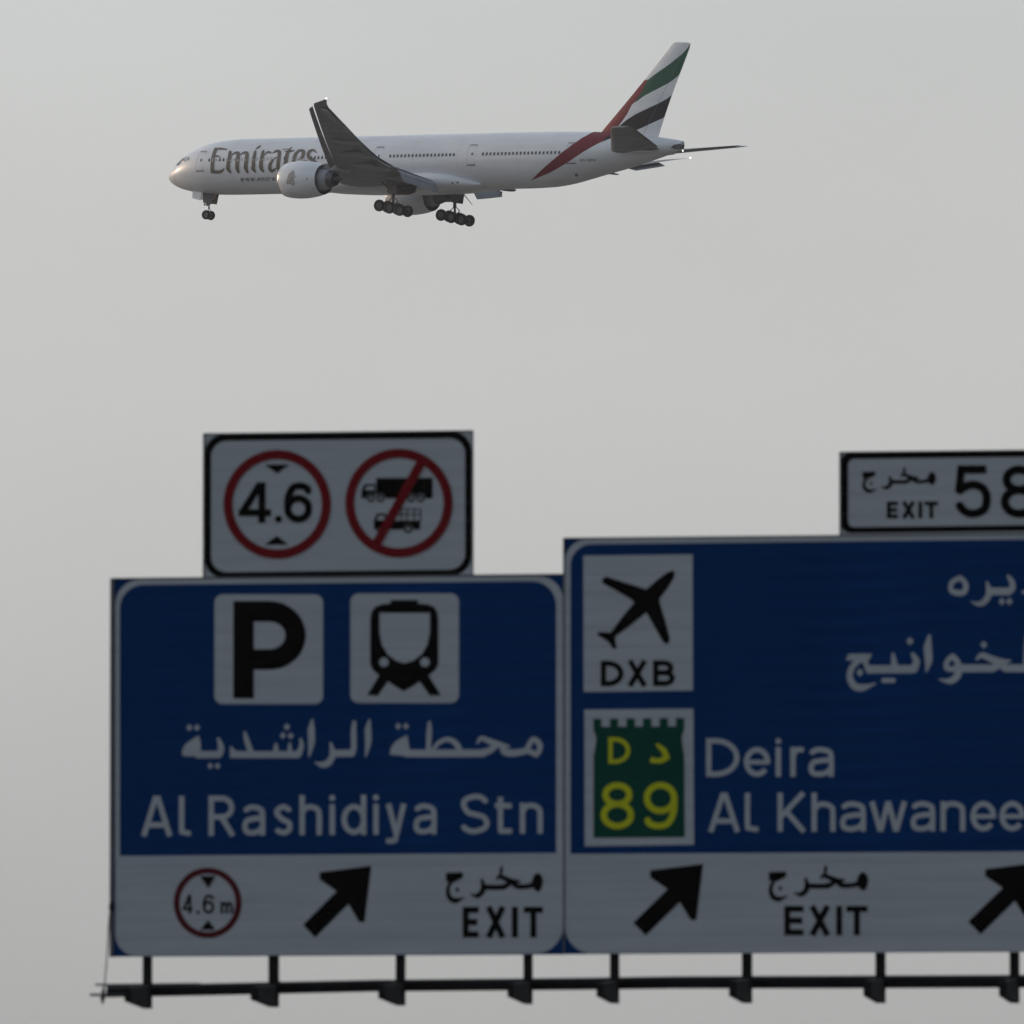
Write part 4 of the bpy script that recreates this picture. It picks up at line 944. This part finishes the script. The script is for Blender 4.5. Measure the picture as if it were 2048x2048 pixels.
# ---- red stripe and lettering on the fuselage (port side traced, stripe mirrored to starboard)
zs = zmap(1050, 240, 9.66)
stripe = [(110, 1172), (260, 1020), (400, 895), (550, 765), (700, 638), (900, 488), (1100, 350), (1250, 268), (1340, 225), (1430, 195), (1620, 130), (1800, 200), (1760, 290), (1680, 335), (1540, 392), (1400, 460), (1150, 600), (900, 768), (750, 862), (600, 950), (450, 1030), (300, 1090)]
decal('red_stripe', 'red', [zs(stripe)], [], fus, fbv, .026, 3.0, True)
decal('black_stripe', 'black', [zs([(1480, 424), (1560, 340), (1640, 290), (1730, 240), (1760, 290), (1690, 345), (1540, 400)])], [], fus, fbv, .032, 3.0, True)
decal('letter', 'seam', sum([glyph(c, 1159.5+i*5.6, 1163.6+i*5.6, 322.6, 5.2, 1.1) for i, c in enumerate('A6-EPU')], []), [], fus, fbv, .03)
e1 = zmap(410, 270, 12.88); e2 = zmap(530, 270, 12.88)
EM1 = [('s', [(285, 365), (235, 480), (205, 640), (190, 800), (190, 940)], [86, 88, 94, 98, 96]), ('s', [(250, 372), (400, 355), (560, 372)], [52, 58, 34]), ('s', [(250, 545), (330, 545), (410, 585)], [50, 46, 14]), ('s', [(190, 945), (330, 952), (420, 935), (490, 870)], [88, 84, 74, 26]),
    ('s', [(650, 440), (630, 600), (600, 750), (600, 880), (665, 968)], [80, 98, 96, 98, 40]), ('s', [(680, 530), (765, 470), (855, 465), (852, 560), (836, 700), (830, 850), (870, 965)], [16, 50, 84, 100, 104, 104, 50]),
    ('s', [(905, 520), (985, 465), (1075, 462), (1078, 560), (1060, 700), (1052, 850), (1100, 965)], [16, 50, 84, 100, 104, 104, 50]),
    ('s', [(1295, 425), (1275, 540), (1250, 640), (1252, 760), (1245, 870), (1300, 950)], [60, 88, 90, 94, 98, 44]), ('s', [(1315, 365), (1410, 295)], [30, 54]),
    ('s', [(1500, 420), (1475, 560), (1450, 680), (1450, 850), (1510, 945)], [70, 100, 98, 104, 44]), ('s', [(1530, 520), (1620, 440), (1690, 455)], [16, 50, 54])]
EM2 = [('s', [(195, 470), (280, 420), (365, 430), (372, 520), (352, 650), (338, 780), (350, 920)], [16, 62, 90, 94, 98, 98, 50]), ('s', [(310, 560), (200, 655), (135, 760), (130, 870), (190, 925), (300, 850)], [14, 56, 84, 92, 84, 26]),
    ('s', [(695, 305), (600, 430), (560, 550), (535, 700), (540, 850), (640, 940)], [10, 84, 98, 104, 96, 20]), ('s', [(510, 425), (640, 420), (745, 405)], [20, 50, 30]),
    ('s', [(880, 400), (790, 500), (745, 650), (745, 800), (830, 920), (980, 880)], [60, 86, 100, 100, 84, 16]), ('s', [(880, 400), (985, 415), (985, 510), (940, 595), (850, 640)], [56, 86, 94, 76, 16]),
    ('s', [(1320, 450), (1250, 392), (1155, 420), (1115, 510), (1150, 590), (1250, 660), (1300, 750), (1210, 850), (1080, 830)], [30, 56, 76, 88, 98, 98, 90, 56, 14])]
decal('letter', 'gold', ar(EM1, e1, 1)+ar(EM2, e2, 1), [], fus, fbv, .026, 4.0)
ww = []; xw = 480.5
for ch in 'www.emirates.com':
    wd = {'w': 8.6, '.': 2.0, 'm': 9, 'i': 2.2}.get(ch, 5.6); ww += glyph(ch, xw, xw+wd, 362.6-(xw-480)*.018, 9.2, 1.5); xw += wd+(1.6 if ch != 'w' else 1.7)
decal('letter', 'seam', ww, [], fus, fbv, .026)
decal('port_mark', 'seam', [disc(1153, 349.6, 3.4, n=14)], [], fus, fbv, .03)
decal('belly_mark', 'seam', [disc(905, 366, 2.2, n=12), disc(915.5, 365, 2.4, n=12)], [], fus, BVHTree.FromObject(bpy.data.objects['belly_fairing'], bpy.context.evaluated_depsgraph_get()), .02)
# tail cone exhaust, tail light
b = MB(); b.tube((72.75, -.12, 1.45), (73.18, -.12, 1.42), .30, .26, 20); b.build('exhaust_outlet', M['dgrey'], fus, True, 40)
b = MB(); VV = [(x, -(fsec(x)[2]*.93)-.03, z) for x, z in ((71.9, 1.33), (72.3, 1.62), (73.08, 1.78), (73.08, 1.12), (72.4, 1.14))]; b.slab(VV, (0, 1, 0), .02); b.build('exhaust_panel', M['dgrey'], fus)
b = MB(); b.lathe([(-.1, .001), (0, .12), (.1, .001)], (73.2, -.1, 1.0), 'x', 10); b.build('tail_light', M['lamp'], fus, True)
# antennas
for x, z, h in ((17.2, 3.1, .15), (50.5, 3.1, .30), (52.7, 3.1, .34), (35, 3.1, .12)):
    b = MB(); b.slab([(x-.25, 0, z-.05), (x+.15, 0, z-.05), (x+.3, 0, z+h), (x+.18, 0, z+h)], (0, 1, 0), .04); b.build('antenna', M['seaml'], fus)
b = MB(); b.slab([(47.6, 0, -3.08), (48.1, 0, -3.08), (48.05, 0, -3.5), (47.9, 0, -3.5)], (0, 1, 0), .05); b.build('antenna', M['seam'], fus)

# ---- landing gear
def wheel_mesh(r, wdt):
    b = MB(); h = wdt/2
    b.lathe([(-h*.55, r*.55), (-h*.95, r*.68), (-h, r*.82), (-h*.8, r*.95), (-h*.4, r), (h*.4, r), (h*.8, r*.95), (h, r*.82), (h*.95, r*.68), (h*.55, r*.55)], (0, 0, 0), 'y', 28, 0)
    b.lathe([(-h*.56, r*.56), (-h*.40, r*.50), (-h*.30, r*.30), (-h*.62, r*.16), (-h*.64, .001)], (0, 0, 0), 'y', 20, 1)
    b.lathe([(h*.64, .001), (h*.62, r*.16), (h*.30, r*.30), (h*.40, r*.50), (h*.56, r*.56)], (0, 0, 0), 'y', 20, 1)
    me = mk('wheel', b.V, b.F, None, None, True, [M['tyre'], M['rim']], b.M, 50); d = me.data; bpy.data.objects.remove(me); return d
wm = wheel_mesh(.66, .50); wn = wheel_mesh(.53, .40)
# nose gear
b = MB(); b.tube((5.75, 0, -2.6), (5.85, 0, -4.4), .13, .11); b.tube((5.85, 0, -4.3), (5.88, 0, -5.1), .075); b.tube((5.88, -.45, -5.1), (5.88, .45, -5.1), .07)
b.tube((7.1, 0, -2.5), (5.87, 0, -4.1), .06); b.tube((5.98, 0, -4.2), (6.18, 0, -4.65), .04); b.tube((6.18, 0, -4.65), (5.95, 0, -5.0), .04)
b.box(5.45, 5.75, -.28, .28, -3.98, -3.75)
ng = b.build('nose_landing_gear', M['metal'], air, True, 40)
for s in (-1, 1):
    o = link_mesh('wheel', wn, ng); o.location = (5.88, s*.42, -5.1)
    b = MB(); b.tube((5.52, s*.2, -3.9), (5.38, s*.2, -3.92), .11, .13, 14); b.build('taxi_light', M['dmetal'], ng, True, 40)
    b = MB(); b.slab([(3.9, s*.62, -2.2), (5.3, s*.62, -2.4), (5.25, s*.72, -3.50), (4.0, s*.72, -3.22)], (0, 1, 0), .05); b.build('gear_door', M['white'], ng)
    b = MB(); b.slab([(5.3, s*.46, -2.5), (6.9, s*.46, -2.6), (6.6, s*.5, -3.85), (5.45, s*.5, -3.75)], (0, 1, 0), .05); b.build('gear_door', M['dgrey'], ng)
# main gear
for sd in (-1, 1):
    cy = 5.49*sd; cx, cz = 37.16, -5.33
    b = MB(); b.tube((37.0, cy, -2.0), (37.0, cy, -4.2), .21, .19, 16); b.tube((37.0, cy, -4.1), (cx, cy, cz), .13, n=14)
    b.tube((37.0, cy, -3.6), (35.2, cy-sd*.1, -2.3), .09); b.tube((37.0, cy, -3.7), (37.3, cy-sd*2.2, -3.0), .10); b.tube((37.0, cy, -3.5), (38.6, cy, -2.4), .08)
    b.tube((37.2, cy, -4.1), (37.75, cy, -4.55), .05); b.tube((37.75, cy, -4.55), (37.2, cy, -5.0), .05); b.tube((36.85, cy, -4.15), (36.0, cy, -4.85), .05)
    mg = b.build('main_landing_gear', M['dgrey'], air, True, 40)
    tl = radians(10.5); b = MB(); b.tube((cx-1.6, cy, cz+1.6*tan(tl)), (cx+1.6, cy, cz-1.6*tan(tl)), .15); 
    for k in (-1, 0, 1): b.tube((cx+k*1.48, cy-.5, cz-k*1.48*tan(tl)), (cx+k*1.48, cy+.5, cz-k*1.48*tan(tl)), .1)
    b.build('bogie_beam', M['dgrey'], mg, True, 40)
    for k in (-1, 0, 1):
        for q in (-1, 1): o = link_mesh('wheel', wm, mg); o.location = (cx+k*1.48, cy+q*.70, cz-k*1.48*tan(tl))
    b = MB(); b.slab([(36.4, cy+sd*.55, -2.2), (37.9, cy+sd*.55, -2.2), (37.8, cy+sd*.40, -3.75), (36.6, cy+sd*.40, -3.6)], (0, 1, 0), .06); b.build('strut_door', M['dgrey'], mg)
    b = MB(); b.slab([(35.0, sd*4.0, -2.5), (39.2, sd*4.0, -2.5), (39.0, sd*4.1, -3.45), (38.0, sd*4.15, -3.70), (35.6, sd*4.15, -3.66), (35.0, sd*4.1, -3.35)], (0, 1, 0), .06); b.build('gear_door', M['dgrey'], mg)
    b = MB(); b.tube((37.9, cy, -2.4), (39.5, cy, -3.9), .06, .03); b.build('drag_link', M['dgrey'], mg)
